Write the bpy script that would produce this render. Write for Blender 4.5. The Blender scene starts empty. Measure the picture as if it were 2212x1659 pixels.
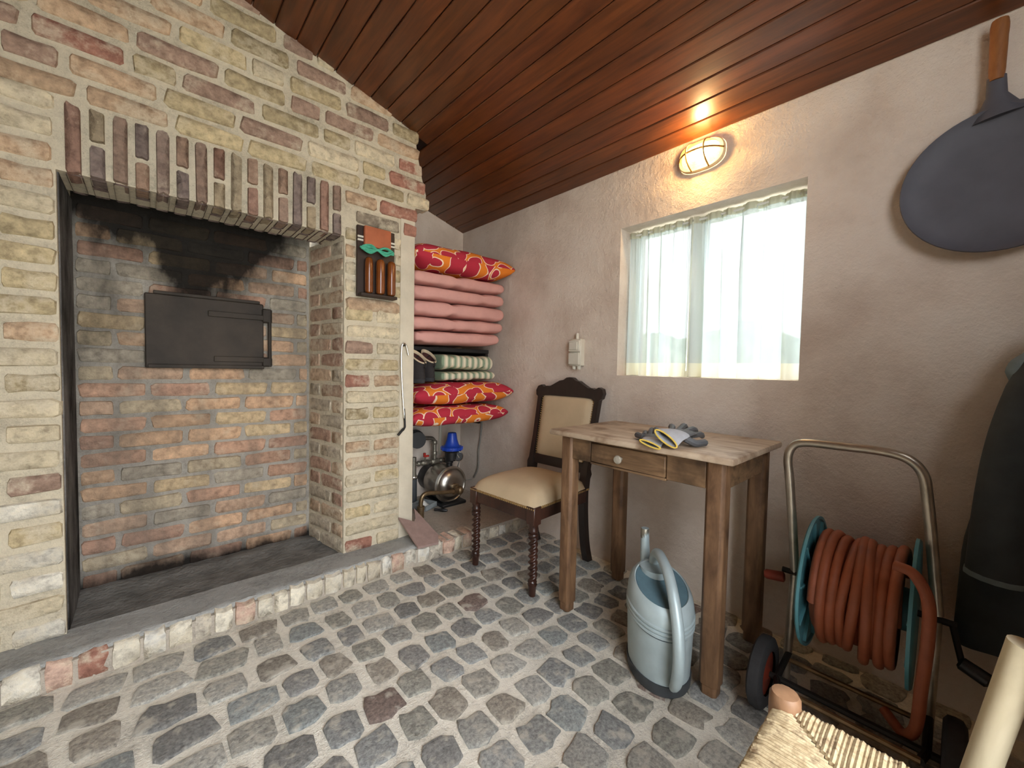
import bpy, bmesh, math, random
from mathutils import Vector, Matrix, noise
R = random.Random(7)
sc = bpy.context.scene
col = sc.collection
V = Vector
PI = math.pi

# ------------------------------------------------------------------ camera
YAW, PITCH, ROLL, FPX = math.radians(47.77), math.radians(-2.22), math.radians(1.11), 867.0
fw = V((math.cos(YAW)*math.cos(PITCH), math.sin(YAW)*math.cos(PITCH), math.sin(PITCH)))
rt0 = V((math.sin(YAW), -math.cos(YAW), 0)); up0 = rt0.cross(fw)
rt = rt0*math.cos(ROLL)+up0*math.sin(ROLL); up = up0*math.cos(ROLL)-rt0*math.sin(ROLL)
cd = bpy.data.cameras.new('camera'); cam = bpy.data.objects.new('camera', cd); col.objects.link(cam)
cam.matrix_world = Matrix(((rt.x, up.x, -fw.x, 0), (rt.y, up.y, -fw.y, 0), (rt.z, up.z, -fw.z, 1.0), (0, 0, 0, 1)))
cd.sensor_fit = 'HORIZONTAL'; cd.sensor_width = 36; cd.lens = FPX/2212*36; cd.clip_start = 0.02
sc.camera = cam

# ------------------------------------------------------------------ world, light, exposure
SKY = 5.5
w = bpy.data.worlds.new('sky'); sc.world = w; w.use_nodes = True
bg = w.node_tree.nodes['Background']; bg.inputs[0].default_value = (0.93, 0.965, 1.0, 1); bg.inputs[1].default_value = SKY
_t = w.node_tree; _g = _t.nodes.new('ShaderNodeNewGeometry'); _s = _t.nodes.new('ShaderNodeSeparateXYZ'); _m = _t.nodes.new('ShaderNodeMath'); _m.operation = 'MULTIPLY_ADD'; _m.use_clamp = False
_x = _t.nodes.new('ShaderNodeMath'); _x.operation = 'MAXIMUM'; _x.inputs[1].default_value = 0   # overcast sky: brighter towards the zenith
_tc = _t.nodes.new('ShaderNodeTexCoord'); _t.links.new(_tc.outputs['Generated'], _s.inputs[0]); _t.links.new(_s.outputs[2], _x.inputs[0]); _t.links.new(_x.outputs[0], _m.inputs[0])
_m.inputs[1].default_value = SKY*1.05; _m.inputs[2].default_value = SKY*.62; _t.links.new(_m.outputs[0], bg.inputs[1])
vs = sc.view_settings; vs.view_transform = 'Standard'; vs.look = 'None'; vs.gamma = 1; vs.use_curve_mapping = False
vs.exposure = 1.12
# the room
XW, YB, YF, YD, XL = 1.77, 2.53, 1.93, -0.60, -2.2      # window wall, back wall, fireplace face, door wall, left wall
DX0, DX1, DZ = -0.40, 0.84, 2.22                          # doorway behind the camera
WY0, WY1, WZ0, WZ1 = 0.385, 1.157, 0.975, 1.712           # window opening
def ceil(x): return 2.005+0.283*(XW-x)
def portal(name, loc, rot, sx, sy):
    l = bpy.data.lights.new(name, 'AREA'); l.shape = 'RECTANGLE'; l.size = sx; l.size_y = sy
    o = bpy.data.objects.new(name, l); o.location = loc; o.rotation_euler = rot; col.objects.link(o); l.cycles.is_portal = True
portal('door_portal', ((DX0+DX1)/2, YD-0.08, DZ/2), (PI/2, 0, 0), DX1-DX0, DZ)
portal('window_portal', (XW+0.22, (WY0+WY1)/2, (WZ0+WZ1)/2), (PI/2, 0, PI/2), WY1-WY0, WZ1-WZ0)
sc.cycles.max_bounces = 10; sc.cycles.diffuse_bounces = 6; sc.cycles.transparent_max_bounces = 12
sc.cycles.sample_clamp_indirect = 6; sc.cycles.use_denoising = True
sc.cycles.caustics_reflective = False; sc.cycles.caustics_refractive = False

# ------------------------------------------------------------------ materials
def lin(r, g, b):
    f = lambda c: (c/255/12.92 if c/255 <= .04045 else ((c/255+.055)/1.055)**2.4)
    return (f(r), f(g), f(b), 1)
def sh(c, k): return (min(1, c[0]*k), min(1, c[1]*k), min(1, c[2]*k), 1)
class N:
    def __init__(s, name):
        s.m = bpy.data.materials.new(name); s.m.use_nodes = True; s.t = s.m.node_tree
        s.p = s.t.nodes['Principled BSDF']; s.out = s.t.nodes['Material Output']
    def n(s, kind, **kw):
        x = s.t.nodes.new(kind)
        for k, v in kw.items():
            if k.startswith('_'): setattr(x, k[1:], v)
            else: x.inputs[k].default_value = v
        return x
    def l(s, a, b): s.t.links.new(a, b)
    def pos(s, stretch=(1, 1, 1), rot=(0, 0, 0), obj=False):
        g = s.n('ShaderNodeTexCoord') if obj else s.n('ShaderNodeNewGeometry'); mp = s.n('ShaderNodeMapping')
        mp.inputs['Scale'].default_value = stretch; mp.inputs['Rotation'].default_value = rot
        s.l(g.outputs['Object' if obj else 'Position'], mp.inputs['Vector']); return mp.outputs[0]
    def noise(s, vec, scale, detail=5, rough=.55, dist=0):
        x = s.n('ShaderNodeTexNoise', Scale=scale, Detail=detail, Roughness=rough, Distortion=dist); s.l(vec, x.inputs['Vector']); return x.outputs['Fac']
    def ramp(s, fac, stops, interp='LINEAR'):
        x = s.n('ShaderNodeValToRGB'); r = x.color_ramp; r.interpolation = interp
        while len(r.elements) > 1: r.elements.remove(r.elements[-1])
        for i, (p, c) in enumerate(stops):
            e = r.elements[0] if i == 0 else r.elements.new(p)
            e.position = p; e.color = c if len(c) == 4 else (*c, 1)
        s.l(fac, x.inputs[0]); return x.outputs[0]
    def mix(s, fac, a, b, blend='MIX'):
        x = s.n('ShaderNodeMix', _data_type='RGBA', _blend_type=blend)
        for k, v in ((0, fac), (6, a), (7, b)):
            if hasattr(v, 'is_linked'): s.l(v, x.inputs[k])
            else: x.inputs[k].default_value = v
        return x.outputs[2]
    def math(s, op, a, b=0.0, clamp=False):
        x = s.n('ShaderNodeMath', _operation=op, _use_clamp=clamp)
        for k, v in ((0, a), (1, b)):
            if hasattr(v, 'is_linked'): s.l(v, x.inputs[k])
            else: x.inputs[k].default_value = v
        return x.outputs[0]
    def bump(s, h, strength=.3, dist=.005):
        b = s.n('ShaderNodeBump', Strength=strength, Distance=dist); s.l(h, b.inputs['Height']); s.l(b.outputs[0], s.p.inputs['Normal'])
    def fin(s, c=None, rough=.8, metal=0, spec=.5, **kw):
        if c is not None:
            if hasattr(c, 'is_linked'): s.l(c, s.p.inputs['Base Color'])
            else: s.p.inputs['Base Color'].default_value = c
        if hasattr(rough, 'is_linked'): s.l(rough, s.p.inputs['Roughness'])
        else: s.p.inputs['Roughness'].default_value = rough
        s.p.inputs['Metallic'].default_value = metal; s.p.inputs['Specular IOR Level'].default_value = spec
        for k, v in kw.items(): s.p.inputs[k.replace('_', ' ')].default_value = v
        return s.m
W1, K0 = (1, 1, 1, 1), (0, 0, 0, 1)
def simple(name, c, rough=.6, metal=0, var=.15, scale=30, bump=.1, bscale=120, bdist=.002, spec=.5, **kw):
    a = N(name); p = a.pos(); f = a.noise(p, scale)
    c2 = a.ramp(f, [(.3, sh(c, 1-var)), (.7, sh(c, 1+var))])
    if bump: a.bump(a.noise(p, bscale, 3), bump, bdist)
    return a.fin(c2, rough, metal, spec, **kw)
def wood(name, dark, light, stretch=(1, 1, 1), scale=14, rough=.5, bump=.15, spec=.4, spots=None):
    a = N(name); p = a.pos(stretch); f = a.noise(p, scale, 8, .6, .6)
    c = a.ramp(f, [(.28, dark), (.5, tuple((dark[i]+light[i])/2 for i in range(4))), (.72, light)])
    if spots:
        m = a.ramp(a.noise(a.pos(), spots[1], 4), [(spots[2], K0), (spots[3], W1)]); c = a.mix(m, c, spots[0])
    a.bump(a.noise(p, scale*4, 4), bump, .002)
    return a.fin(c, rough, 0, spec)
def brick_mat(name, lime=.5, soot=False):
    a = N(name); oi = a.n('ShaderNodeObjectInfo'); p = a.pos()
    n1 = a.noise(p, 38, 6, .65); n2 = a.noise(p, 9, 3); n3 = a.noise(p, 130, 4, .7)
    x = a.mix(1.0, oi.outputs['Color'], a.ramp(n1, [(.28, (.55, .53, .52)), (.5, (.98, .98, .97)), (.72, (1.32, 1.3, 1.26))]), 'MULTIPLY')
    limem = a.ramp(a.math('ADD', a.math('MULTIPLY', n2, .6), a.math('MULTIPLY', n1, .4)), [(.57-.13*lime, K0), (.68-.13*lime, (.65*lime+.3, )*3)])
    x = a.mix(limem, x, a.ramp(n3, [(.3, lin(176, 164, 142)), (.7, lin(214, 203, 180))]))
    x = a.mix(a.ramp(n3, [(.26, (.55, .55, .55)), (.36, K0)]), x, lin(95, 78, 62))
    if soot: x = soot_nodes(a, x)
    h = a.math('ADD', a.math('MULTIPLY', n1, .7), a.math('MULTIPLY', n3, .5)); a.bump(h, .8, .010)
    return a.fin(x, .92, 0, .15)
def soot_nodes(a, x, jamb=False):
    # smoke-blackened stain: a plume above the iron door that widens upwards, and streaks under it
    g = a.n('ShaderNodeNewGeometry'); s = a.n('ShaderNodeSeparateXYZ'); a.l(g.outputs['Position'], s.inputs[0])
    X, Z = s.outputs[0], s.outputs[2]
    nz = a.noise(a.pos((1, 1, .45)), 7, 6, .6)
    if jamb:
        m = a.math('ADD', a.math('MULTIPLY', nz, .9), .28)
        m = a.ramp(m, [(.45, K0), (.85, W1)])
        return a.mix(m, x, lin(40, 38, 37))
    dx = a.math('ABSOLUTE', a.math('SUBTRACT', X, .19))
    plume = a.math('SUBTRACT', a.math('MULTIPLY', a.math('SUBTRACT', Z, 1.02), 2.3), a.math('MULTIPLY', dx, 2.5))
    left = a.math('SUBTRACT', a.math('MULTIPLY', a.math('SUBTRACT', .12, X), 1.5), a.math('MULTIPLY', a.math('SUBTRACT', 1.35, Z), .5))
    hi = a.math('SUBTRACT', a.math('MULTIPLY', a.math('SUBTRACT', Z, 1.25), 2.3), a.math('MULTIPLY', a.math('MAXIMUM', a.math('SUBTRACT', X, .33), 0.0), 3.2))
    low = a.math('MULTIPLY', a.math('SUBTRACT', .20, Z), 7.0)
    m = a.math('MAXIMUM', plume, hi); m = a.math('MAXIMUM', m, low); m = a.math('MAXIMUM', m, a.math('SUBTRACT', left, .05))
    m = a.math('ADD', m, a.math('MULTIPLY', a.math('SUBTRACT', nz, .5), 1.3))
    m = a.ramp(m, [(.12, K0), (.62, (.96, .96, .96))])
    grey = a.ramp(a.noise(a.pos((1.6, 1, .5)), 5, 5), [(.42, (.08, .08, .08)), (.64, (.55, .55, .55))])
    x = a.mix(grey, x, lin(104, 98, 90))
    return a.mix(m, x, lin(24, 21, 19))
def mortar_mat(name, c, soot=False, jamb=False):
    a = N(name); p = a.pos(); n1 = a.noise(p, 60, 7, .7); n2 = a.noise(p, 6, 5); n3 = a.noise(p, 210, 3, .6)
    x = a.ramp(a.math('ADD', a.math('ADD', a.math('MULTIPLY', n1, .4), a.math('MULTIPLY', n3, .2)), a.math('MULTIPLY', n2, .4)), [(.36, sh(c, .62)), (.5, sh(c, .98)), (.64, sh(c, 1.14))])
    n1 = a.math('ADD', n1, a.math('MULTIPLY', n3, .45))
    if soot or jamb: x = soot_nodes(a, x, jamb)
    a.bump(n1, .8, .009); return a.fin(x, .95, 0, .1)

PLASTER = N('plaster')
p = PLASTER.pos(); n1 = PLASTER.noise(p, 3.2, 6, .6); n2 = PLASTER.noise(p, 45, 5, .6); n3 = PLASTER.noise(p, 160, 3)
c = PLASTER.ramp(n1, [(.3, lin(198, 182, 168)), (.52, lin(216, 203, 190)), (.75, lin(224, 214, 203))])
c = PLASTER.mix(PLASTER.ramp(PLASTER.noise(p, 11, 5, .7), [(.62, K0), (.78, (.35, .35, .35))]), c, lin(176, 158, 142))
PLASTER.bump(PLASTER.math('ADD', PLASTER.math('MULTIPLY', n2, .8), PLASTER.math('ADD', PLASTER.math('MULTIPLY', n3, .25), PLASTER.math('MULTIPLY', n1, 1.6))), .7, .010)
PLASTER = PLASTER.fin(c, .93, 0, .15)
JPLASTER = simple('jamb_plaster', lin(206, 196, 176), .95, 0, .1, 9, .5, 70, .005, .1)
MORTAR = mortar_mat('mortar', lin(206, 195, 172))
MORTAR_IN = mortar_mat('fireback_mortar', lin(172, 166, 156), soot=True)
MORTAR_JAMB = mortar_mat('jamb_mortar', lin(150, 146, 142), jamb=True)
BRICK = brick_mat('old_brick', .45); BRICK_PALE = brick_mat('limed_lit_brick', .70); BRICK_IN = brick_mat('fireback_brick', .2, soot=True)
BRICK_SOLDIER = brick_mat('soldier_brick', .1)
FLOOR = mortar_mat('floor_mortar', lin(234, 228, 214))
a = N('cobble_stone'); oi = a.n('ShaderNodeObjectInfo'); p = a.pos(); n1 = a.noise(p, 85, 7, .75); n2 = a.noise(p, 22, 5)
x = a.mix(1.0, oi.outputs['Color'], a.ramp(n1, [(.3, (.42, .42, .43)), (.5, (1, 1, 1)), (.7, (1.6, 1.6, 1.55))]), 'MULTIPLY')
x = a.mix(a.ramp(n2, [(.54, K0), (.66, (.7, .7, .7))]), x, lin(206, 200, 186))
a.bump(a.math('ADD', n1, a.math('MULTIPLY', n2, .6)), .75, .010); COBBLE = a.fin(x, .8, 0, .3)
# ceiling boards: dark varnished pine
a = N('varnished_board'); oi = a.n('ShaderNodeObjectInfo'); p = a.pos((7, .55, 7)); f = a.noise(p, 7, 7, .6, .5)
c = a.ramp(f, [(.3, lin(68, 33, 13)), (.7, lin(108, 58, 25))]); c = a.mix(1.0, c, oi.outputs['Color'], 'MULTIPLY')
kn = a.ramp(a.noise(a.pos((3, 1, 3)), 6.0, 2), [(.70, K0), (.78, (.6, .6, .6))]); c = a.mix(kn, c, lin(58, 26, 12))
a.bump(a.noise(p, 24, 4), .12, .002); BOARD = a.fin(c, .36, 0, .5, Coat_Weight=.25, Coat_Roughness=.3)
GROOVE = simple('groove_dark', lin(38, 20, 12), .8)
TABLE = wood('table_wood', lin(78, 55, 38), lin(138, 105, 76), (1.2, 1.2, .25), 26, .55, .2, .35, (lin(62, 42, 29), 6, .55, .75))
APRON = wood('apron_wood', lin(76, 56, 38), lin(142, 112, 82), (1.2, .2, 1.6), 24, .55, .2, .35, (lin(60, 44, 30), 7, .52, .72))
TOP = wood('table_top_wood', lin(150, 126, 104), lin(200, 182, 160), (1.6, .3, 1), 16, .5, .15, .4, (lin(120, 95, 74), 9, .52, .68))
DARKWOOD = wood('dark_walnut', lin(36, 20, 15), lin(70, 40, 29), (1, 1, .4), 22, .32, .08, .5)
BLACKWOOD = wood('ebonised_wood', lin(30, 24, 22), lin(48, 37, 33), (1, 1, .4), 22, .4, .08, .5)
LEATHER = simple('beige_upholstery', lin(188, 168, 138), .55, 0, .07, 10, .15, 90, .002, .35)
BRASS = simple('dull_brass', lin(168, 138, 92), .4, .7)
IRON = simple('black_iron', lin(40, 38, 36), .6, .4, .25, 14, .3, 60, .003)
RUSTIRON = simple('sooty_iron', lin(54, 46, 38), .7, .2, .45, 7, .3, 60, .004)
STEEL = simple('bright_steel', lin(190, 186, 178), .25, .95, .1, 20, .05)
GALV = simple('galvanised_pipe', lin(150, 145, 132), .42, .8, .2, 40, .1)
BRONZE = simple('aged_brass_pipe', lin(132, 112, 84), .42, .75, .25, 30, .1)
STAIN = simple('stainless', lin(190, 186, 178), .3, 1, .05, 20, .03)
CHROME = simple('worn_chrome', lin(178, 170, 156), .35, .85, .18, 22, .12)
BLACKP = simple('black_plastic', lin(26, 27, 29), .45, 0, .1)
BLUEP = simple('blue_plastic', lin(32, 70, 176), .4, 0, .08, 20, .03)
REDP = simple('red_plastic', lin(176, 44, 34), .45)
REDGRIP = simple('dark_red_grip', lin(120, 44, 26), .6)
TEAL = simple('teal_plastic', lin(82, 142, 154), .45, 0, .08, 20, .05)
HOSE = simple('orange_hose', lin(150, 82, 54), .55, 0, .12, 30, .25, 400, .001)
RUBBER = simple('black_rubber', lin(46, 46, 48), .85, 0, .2, 60, .4, 150)
ZINC = simple('painted_zinc', lin(176, 192, 196), .42, .25, .09, 16, .1, 60, .002)
ZINCIN = simple('can_inside', lin(96, 124, 136), .5, .2, .1)
CANBASE = simple('dark_base_band', lin(62, 66, 70), .6, .1)
WHITEP = simple('cream_plastic', lin(206, 202, 188), .45, 0, .04, 30, .03)
GREYCABLE = simple('grey_cable', lin(128, 126, 120), .55)
PINK = simple('pink_canvas', lin(206, 156, 148), .9, 0, .07, 12, .5, 260, .0015, .1)
TERRA = simple('terracotta', lin(166, 94, 62), .85, 0, .12, 20, .3, 90)
TILE = simple('brown_slate_tile', lin(150, 126, 118), .8, 0, .12, 30, .2, 200, .001)
TILEEDGE = simple('tile_edge', lin(170, 136, 104), .85)
BOX = simple('dark_stained_board', lin(44, 28, 18), .45)
AMBER = simple('brown_glaze', lin(116, 62, 24), .18, 0, .25, 12, .02, 40, .001, .6)
GREENCORD = simple('green_cord', lin(72, 164, 134), .8, 0, .2, 80, .6, 350, .002)
GLOVEK = simple('grey_knit', lin(168, 170, 176), .9, 0, .08, 60, .5, 500, .001)
GLOVED = simple('grey_rubber_coat', lin(82, 84, 88), .6, 0, .15, 40, .5, 180, .002)
YELLOW = simple('yellow_trim', lin(214, 184, 84), .8, 0, .08, 60, .4, 500, .001)
BOOT = simple('black_suede', lin(40, 36, 36), .85, 0, .25, 60, .4, 200)
BOOTLINE = simple('cream_lining', lin(196, 178, 150), .95)
BOOTIN = simple('red_shaded_inside', lin(66, 32, 30), .9)
COAT = simple('dark_waxed_cotton', lin(50, 56, 58), .75, 0, .2, 18, .3, 220, .001)
COATLIN = simple('grey_coat_lining', lin(112, 124, 126), .8)
PANM = simple('black_pan_iron', lin(86, 86, 94), .62, .1, .12, 12, .2, 140, .001)
PANWOOD = wood('pan_handle_wood', lin(110, 66, 34), lin(164, 108, 62), (1, 1, .3), 26, .6)
POLE = wood('pale_pole_wood', lin(188, 176, 146), lin(214, 204, 176), (1, 1, .3), 20, .7)
STOOLW = wood('stool_wood', lin(112, 80, 56), lin(156, 120, 90), (1, 1, .5), 24, .5)
RUSH = wood('woven_rush', lin(140, 118, 86), lin(214, 196, 160), (1, 1, 1), 60, .7, .4, .3, (lin(112, 90, 66), 60, .54, .72))
CONC = mortar_mat('niche_mortar', lin(186, 176, 162))
ASH = mortar_mat('ash_mortar', lin(168, 168, 164))
DARKSHELF = simple('black_shelf_board', lin(34, 31, 30), .7)
WFRAME = simple('white_paint', lin(226, 226, 220), .5, 0, .04)
CERAMIC = simple('grey_ceramic', lin(158, 150, 136), .3)
SHADEW = wood('shade_leaf_wood', lin(88, 58, 38), lin(120, 82, 54), (4, 4, .4), 10, .6)
GRASS = simple('outdoor_ground', lin(186, 186, 178), .95, 0, .15, 3)
# red and orange print
a = N('red_orange_print'); tc = a.n('ShaderNodeTexCoord'); mp = a.n('ShaderNodeMapping'); a.l(tc.outputs['UV'], mp.inputs[0])
nz = a.n('ShaderNodeTexNoise', Scale=.9, Detail=0); a.l(mp.outputs[0], nz.inputs['Vector'])
vm = a.n('ShaderNodeVectorMath', _operation='MULTIPLY_ADD'); a.l(nz.outputs['Color'], vm.inputs[0]); vm.inputs[1].default_value = (.75, .75, 0); a.l(mp.outputs[0], vm.inputs[2])
vo = a.n('ShaderNodeTexVoronoi', Scale=1.0, Randomness=.72, _voronoi_dimensions='2D'); a.l(vm.outputs[0], vo.inputs['Vector'])
CR, OR, CM = lin(178, 52, 68), lin(224, 128, 48), lin(242, 216, 190)
c = a.ramp(vo.outputs['Distance'], [(0, CR), (.455, CM), (.51, OR)], 'CONSTANT')
a.bump(a.noise(a.pos(), 260, 3), .4, .0015); PRINT = a.fin(c, .9, 0, .1)
a = N('green_striped_ticking'); tc = a.n('ShaderNodeTexCoord'); s = a.n('ShaderNodeSeparateXYZ'); a.l(tc.outputs['UV'], s.inputs[0])
f = a.math('FRACT', a.math('MULTIPLY', s.outputs[0], 9.0))
GC, CC = lin(134, 152, 128), lin(222, 212, 188)
c = a.ramp(f, [(0, GC), (.42, CC), (.5, GC), (.56, CC), (.86, sh(GC, 1.15)), (.9, CC)], 'CONSTANT'); a.bump(a.noise(a.pos(), 260, 3), .4, .0015); STRIPE = a.fin(c, .9, 0, .1)
# sheer curtain
a = N('sheer_curtain'); tl = a.n('ShaderNodeBsdfTranslucent'); tl.inputs[0].default_value = lin(156, 168, 172)
df = a.n('ShaderNodeBsdfDiffuse'); df.inputs[0].default_value = lin(226, 226, 214); tr = a.n('ShaderNodeBsdfTransparent')
m1 = a.n('ShaderNodeMixShader'); m1.inputs[0].default_value = .5; a.l(df.outputs[0], m1.inputs[1]); a.l(tl.outputs[0], m1.inputs[2])
m2 = a.n('ShaderNodeMixShader'); m2.inputs[0].default_value = .06; a.l(m1.outputs[0], m2.inputs[1]); a.l(tr.outputs[0], m2.inputs[2])
a.l(m2.outputs[0], a.out.inputs[0]); SHEER = a.m
a = N('curtain_hem'); tl = a.n('ShaderNodeBsdfTranslucent'); tl.inputs[0].default_value = lin(214, 214, 200)
df = a.n('ShaderNodeBsdfDiffuse'); df.inputs[0].default_value = lin(226, 220, 196)
m1 = a.n('ShaderNodeMixShader'); m1.inputs[0].default_value = .5; a.l(df.outputs[0], m1.inputs[1]); a.l(tl.outputs[0], m1.inputs[2]); a.l(m1.outputs[0], a.out.inputs[0]); HEM = a.m
a = N('window_glass'); gl = a.n('ShaderNodeBsdfGlossy'); gl.inputs[1].default_value = .02; tr = a.n('ShaderNodeBsdfTransparent')
m1 = a.n('ShaderNodeMixShader'); m1.inputs[0].default_value = .06; a.l(tr.outputs[0], m1.inputs[1]); a.l(gl.outputs[0], m1.inputs[2]); a.l(m1.outputs[0], a.out.inputs[0]); GLASS = a.m
a = N('lamp_glass'); tr = a.n('ShaderNodeBsdfTransparent'); tr.inputs[0].default_value = (1, .9, .7, 1); em = a.n('ShaderNodeEmission'); em.inputs[0].default_value = (1, .56, .13, 1); em.inputs[1].default_value = 1.0
tl = a.n('ShaderNodeBsdfGlossy'); tl.inputs[1].default_value = .15
m1 = a.n('ShaderNodeMixShader'); m1.inputs[0].default_value = .45; a.l(tr.outputs[0], m1.inputs[1]); a.l(em.outputs[0], m1.inputs[2])
m2 = a.n('ShaderNodeMixShader'); m2.inputs[0].default_value = .06; a.l(m1.outputs[0], m2.inputs[1]); a.l(tl.outputs[0], m2.inputs[2]); a.l(m2.outputs[0], a.out.inputs[0]); LGLASS = a.m
a = N('lamp_bulb'); em = a.n('ShaderNodeEmission'); em.inputs[0].default_value = (1, .74, .36, 1); em.inputs[1].default_value = 30; a.l(em.outputs[0], a.out.inputs[0]); BULB = a.m
LAMPBODY = simple('cream_lamp_body', lin(216, 196, 160), .5)

# ------------------------------------------------------------------ mesh helpers
def catmull(pts, n=6):
    pts = [V(p) for p in pts]; P = [pts[0]*2-pts[1]]+pts+[pts[-1]*2-pts[-2]]; o = []
    for i in range(1, len(P)-2):
        for k in range(n):
            t = k/n; a, b, c, d = P[i-1], P[i], P[i+1], P[i+2]
            o.append(.5*((2*b)+(c-a)*t+(2*a-5*b+4*c-d)*t*t+(3*b-a-3*c+d)*t**3))
    return o+[pts[-1]]
class MB:
    def __init__(s): s.v = []; s.f = []; s.uv = None
    def add(s, vs, fs):
        b = len(s.v); s.v += [V(x) for x in vs]; s.f += [tuple(b+i for i in f) for f in fs]; return s
    def box(s, lo, hi, bev=0, seg=1):
        bm = bmesh.new(); bmesh.ops.create_cube(bm, size=1)
        lo, hi = V(lo), V(hi)
        for q in bm.verts: q.co = V([(lo[i]+hi[i])/2+q.co[i]*(hi[i]-lo[i]) for i in range(3)])
        if bev: bmesh.ops.bevel(bm, geom=bm.edges[:], offset=bev, segments=seg, profile=.5, affect='EDGES')
        bm.verts.index_update(); s.add([q.co for q in bm.verts], [[q.index for q in f.verts] for f in bm.faces]); bm.free(); return s
    def xf(s, M, i0=0):
        for i in range(i0, len(s.v)): s.v[i] = M @ s.v[i]
        return s
    def prism(s, poly, d0, d1, axis='y', bev=0):
        n = len(poly)
        mk = {'y': lambda u, w, d: (u, d, w), 'z': lambda u, w, d: (u, w, d), 'x': lambda u, w, d: (d, u, w)}[axis]
        vs_ = [mk(u, w, d0) for u, w in poly]+[mk(u, w, d1) for u, w in poly]
        fs = [tuple(range(n)), tuple(range(2*n-1, n-1, -1))]+[(i, i+n, (i+1) % n+n, (i+1) % n) for i in range(n)]
        bm = bmesh.new(); bv = [bm.verts.new(q) for q in vs_]
        for f in fs: bm.faces.new([bv[i] for i in f])
        bmesh.ops.recalc_face_normals(bm, faces=bm.faces)
        if bev: bmesh.ops.bevel(bm, geom=bm.edges[:], offset=bev, segments=2, profile=.5, affect='EDGES')
        bm.verts.index_update(); s.add([q.co for q in bm.verts], [[q.index for q in f.verts] for f in bm.faces]); bm.free(); return s
    def loft(s, rings, cap=True, closed=True):
        b = len(s.v); n = len(rings[0])
        for r in rings: s.v += [V(q) for q in r]
        for i in range(len(rings)-1):
            for j in range(n if closed else n-1):
                k = (j+1) % n; s.f.append((b+i*n+j, b+i*n+k, b+(i+1)*n+k, b+(i+1)*n+j))
        if cap: s.f.append(tuple(b+j for j in reversed(range(n)))); s.f.append(tuple(b+(len(rings)-1)*n+j for j in range(n)))
        return s
    def tube(s, path, r, n=8, cap=True, flat=1.0, ref=None):
        path = [V(q) for q in path]; rings = []; T = None; U = None
        for i, q in enumerate(path):
            t = (path[min(i+1, len(path)-1)]-path[max(i-1, 0)]).normalized()
            if U is None:
                rf = V(ref) if ref else (V((0, 0, 1)) if abs(t.z) < .9 else V((1, 0, 0)))
                U = (rf-t*rf.dot(t)).normalized()
            else: U = (U-t*U.dot(t)).normalized()
            B = t.cross(U); rr = r[i] if isinstance(r, (list, tuple)) else r
            rings.append([q+(U*math.cos(2*PI*k/n)*flat+B*math.sin(2*PI*k/n))*rr for k in range(n)])
        return s.loft(rings, cap)
    def lathe(s, prof, c, axis=(0, 0, 1), n=24, cap=True):
        c = V(c); A = V(axis).normalized(); U = A.orthogonal().normalized(); B = A.cross(U)
        return s.loft([[c+A*h+(U*math.cos(2*PI*k/n)+B*math.sin(2*PI*k/n))*max(r, 1e-4) for k in range(n)] for r, h in prof], cap)
    def ball(s, c, r, n=10, m=6):
        rx, ry, rz = r if isinstance(r, (tuple, list)) else (r, r, r); c = V(c)
        return s.loft([[c+V((rx*math.sin(PI*(i+.02)/(m+.04))*math.cos(2*PI*k/n), ry*math.sin(PI*(i+.02)/(m+.04))*math.sin(2*PI*k/n), -rz*math.cos(PI*(i+.02)/(m+.04)))) for k in range(n)] for i in range(m+1)], True)
    def build(s, name, mat, parent=None, smooth=True, angle=40, kind=None, label=None, uv=None):
        off = V((0, 0, 0)); q_ = parent
        while q_ is not None: off = off+q_.matrix_basis.translation; q_ = q_.parent
        me = bpy.data.meshes.new(name); me.from_pydata([tuple(q-off) for q in s.v], [], s.f); me.materials.append(mat)
        if uv is not None:
            l = me.uv_layers.new(name='UVMap')
            for lp in me.loops: l.data[lp.index].uv = uv[lp.vertex_index]
        me.update()
        bm = bmesh.new(); bm.from_mesh(me); bmesh.ops.recalc_face_normals(bm, faces=bm.faces); bm.to_mesh(me); bm.free()
        if smooth:
            me.shade_smooth()
            try: me.set_sharp_from_angle(angle=math.radians(angle))
            except Exception: pass
        o = bpy.data.objects.new(name, me); col.objects.link(o)
        if parent is not None: o.parent = parent
        if kind: o['kind'] = kind
        if label: o['label'] = label
        return o
def thing(name, label, cat, loc, group=None):
    o = bpy.data.objects.new(name, None); col.objects.link(o); o.location = loc; o.empty_display_size = .05
    o['label'] = label; o['category'] = cat
    if group: o['group'] = group
    return o
def tag(o, label, cat, group=None):
    o['label'] = label; o['category'] = cat
    if group: o['group'] = group
    return o
def piece(name, me, parent, loc, scale=(1, 1, 1), rot=(0, 0, 0), color=None):
    o = bpy.data.objects.new(name, me); col.objects.link(o); o.parent = parent; o.location = loc; o.scale = scale; o.rotation_euler = rot
    if color: o.color = color
    return o
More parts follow.
